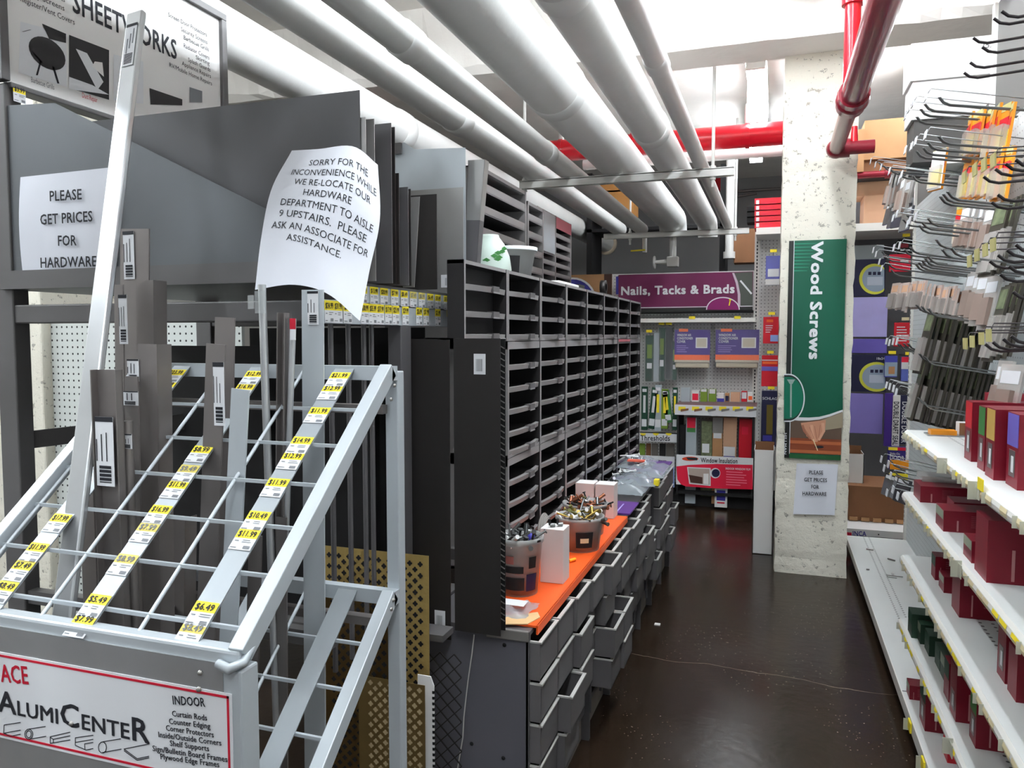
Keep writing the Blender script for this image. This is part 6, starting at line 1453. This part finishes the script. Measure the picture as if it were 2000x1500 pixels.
for k in range(5): x = c0 + (c1-c0)*(k+.5)/5; m.box(x-.025, x+.02, 5.085, 5.1, c2-.03, c2-.008, M_card)
m.build('carton_body', t)
c0, c1, c2, c3 = rectY(1657, 886, 1686, 949, 5.2)
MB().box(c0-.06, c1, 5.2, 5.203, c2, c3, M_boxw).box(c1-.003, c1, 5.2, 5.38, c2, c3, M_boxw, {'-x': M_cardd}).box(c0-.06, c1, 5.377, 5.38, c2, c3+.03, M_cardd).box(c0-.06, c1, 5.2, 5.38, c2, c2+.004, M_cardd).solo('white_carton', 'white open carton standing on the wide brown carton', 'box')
for i, (px0, py0, px1, py1, y, lb) in enumerate(((1676, 342, 1738, 380, 5.62, 'brown carton under the red pipe stub right of the pillar'), (1688, 382, 1740, 434, 5.6, 'brown carton standing on the high shelf right of the pillar'))):
    c = rectY(px0, py0, px1, py1, y); MB().box(c[0], c[1], y, y+.25, c[2], c[3], mat('pale_carton', (196, 154, 124), .75, var=.04)).solo('cardboard_carton', lb, 'box', 'cartons on the high shelf')
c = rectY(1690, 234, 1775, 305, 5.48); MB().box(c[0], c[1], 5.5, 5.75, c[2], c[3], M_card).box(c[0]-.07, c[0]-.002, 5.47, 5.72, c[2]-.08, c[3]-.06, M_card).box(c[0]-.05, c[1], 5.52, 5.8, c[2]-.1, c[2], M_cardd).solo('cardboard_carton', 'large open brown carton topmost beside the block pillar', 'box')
MB().box(.3, 1.1, 5.5, 5.8, c[2]-.12, c[2]-.102, M_dark).solo('high_board', 'dark board carrying the topmost brown carton', 'board')
M_ring = mat('print_lime', (212, 214, 76), .5); M_win = mat('print_window_grey', (150, 166, 186), .5)
def cover(label, py0, py1, mt, ring=None, txt=None, px1=1728, film=0):
    t = pack('window_cover_pack', label, 1655, py0, px1, py1, 5.62, mt, 'packaged cover', 'window covers right of the pillar', (), .05, film)
    m = MB()
    if ring:
        cx, cy, rx, ry = ring
        m.poly([onY(min(px1-1, cx+rx*math.cos(k*math.pi/16)), cy+ry*math.sin(k*math.pi/16), 5.6185) for k in range(32)][::-1], M_ring)
        m.poly([onY(min(px1-1, cx+2+(rx-4)*math.cos(k*math.pi/16)), cy+(ry-5)*math.sin(k*math.pi/16), 5.6178) for k in range(32)][::-1], M_win)
        a, b = onY(cx-14, cy-4, 5.617), onY(min(px1-4, cx+18), cy+12, 5.617); m.quad((a.x, 5.617, b.z), (b.x, 5.617, b.z), (b.x, 5.617, a.z), (a.x, 5.617, a.z), mat('print_window_pale', (186, 196, 212), .5))
        for k in range(3): a, b = onY(cx-12+9*k, cy-14, 5.617), onY(cx-6+9*k, cy-8, 5.617); m.quad((a.x, 5.617, b.z), (b.x, 5.617, b.z), (b.x, 5.617, a.z), (a.x, 5.617, a.z), M_navy)
    if txt: textY(m, txt, (1711, 702.5), (1728, 702.5), 4.5, 5.617, M_label, 1)
    if ring or txt: m.build('printed_front', t)
cover('grey filmy bag at the top of the window covers', 480, 506, M_bagfilm, px1=1726)
cover('navy window cover pack with lime ring, upper of the two', 507, 578, M_navy, (1708, 545, 30, 30), px1=1728)
cover('pale lilac folded cover under the upper navy pack', 581, 658, M_lilac, px1=1732)
cover('violet shiny strip between lilac cover and lower navy pack', 662, 690, mat('violet_film', (104, 92, 176), .15), px1=1732)
cover('navy window cover pack with lime ring, lower of the two', 692, 766, M_navy, (1712, 736, 34, 29), '18x24', px1=1730)
cover('deeper lilac folded cover under the lower navy pack', 768, 848, mat('lilac_deep', (140, 128, 206), .5, var=.05), px1=1723)
pack('black_pack', 'black and red pack with a yellow price tab below the high shelf', 1753, 468, 1783, 494, 5.6, M_dark, 'hanging pack', None, ((.2, .3, .7, .6, M_dkred), (.2, .75, .8, .82, M_label)), .03, 0, M_yellow)
pack('red_rounded_pack', 'bright red rounded pack behind the chrome hooks', 1738, 497, 1778, 530, 5.6, M_pink, 'hanging pack', None, ((.5, .35, .9, .5, M_label),), .04)
pack('red_card', 'red card pack with white print beside the lilac cover', 1747, 630, 1785, 677, 5.6, M_rbox, 'hanging pack', None, ((9, .12, .12, .75, .8, 6, M_label),), .02, 0, M_cream)
pack('blue_box', 'small blue box with picture beside the lower lime ring', 1729, 695, 1752, 737, 5.58, mat('pack_blue', (70, 74, 170), .35), 'box', None, ((0, .3, 1, .95, M_win), (.3, .5, .8, .85, M_card)), .04, 0, M_yellow)
pack('blue_box', 'blue and red topped box right of the small picture box', 1761, 697, 1785, 745, 5.58, mat('pack_lightblue', (96, 110, 190), .35), 'box', None, ((0, 0, 1, .22, M_pink), (0, .22, 1, .5, M_label)), .04, 0, M_yellow)
def tall(label, px0, px1, py0, py1, mt, txt, tm, name):
    t = pack(name, label, px0, py0, px1, py1, 5.56, mt, 'hanging pack', 'tall draft seal packs', (), .03)
    if txt:
        a, b = onY((px0+px1)/2-3.5, py0+12, 5.557), onY((px0+px1)/2-3.5, py1-3, 5.557)
        m = MB(); m.text(txt, (a.x, 5.557, a.z), (0, 0, -1), (1, 0, 0), .03, tm, 1, width=(a.z-b.z)); m.build('lettering', t)
    return t
tall('tall violet edge pack left of the white draft seal pack', 1729, 1742, 768, 872, mat('pack_purple', (66, 40, 128), .4), None, None, 'draft_seal_pack')
tall('tall white pack reading double draft seal', 1743, 1756, 772, 872, M_boxw, 'DOUBLE DRAFT SEAL', M_ink, 'draft_seal_pack')
tall('tall dark pack reading double door beside the white one', 1759, 1773, 772, 868, M_navy, 'DOUBLE DOOR', M_label, 'draft_seal_pack')
pack('door_seal_box', 'navy door seal box with yellow and red top low in the bay', 1735, 873, 1774, 918, 5.5, mat('pack_navyviolet', (52, 44, 122), .4), 'box', None, ((0, 0, .45, .14, M_yellow), (.45, 0, 1, .14, M_pink), ('Slide-On', .08, .34, .5, .014, M_label), ('DOOR S', .08, .56, .88, .026, M_label), ('DRA', .4, .78, .55, .026, M_label), (9, .1, .86, .6, .95, 1, M_label)), .05)
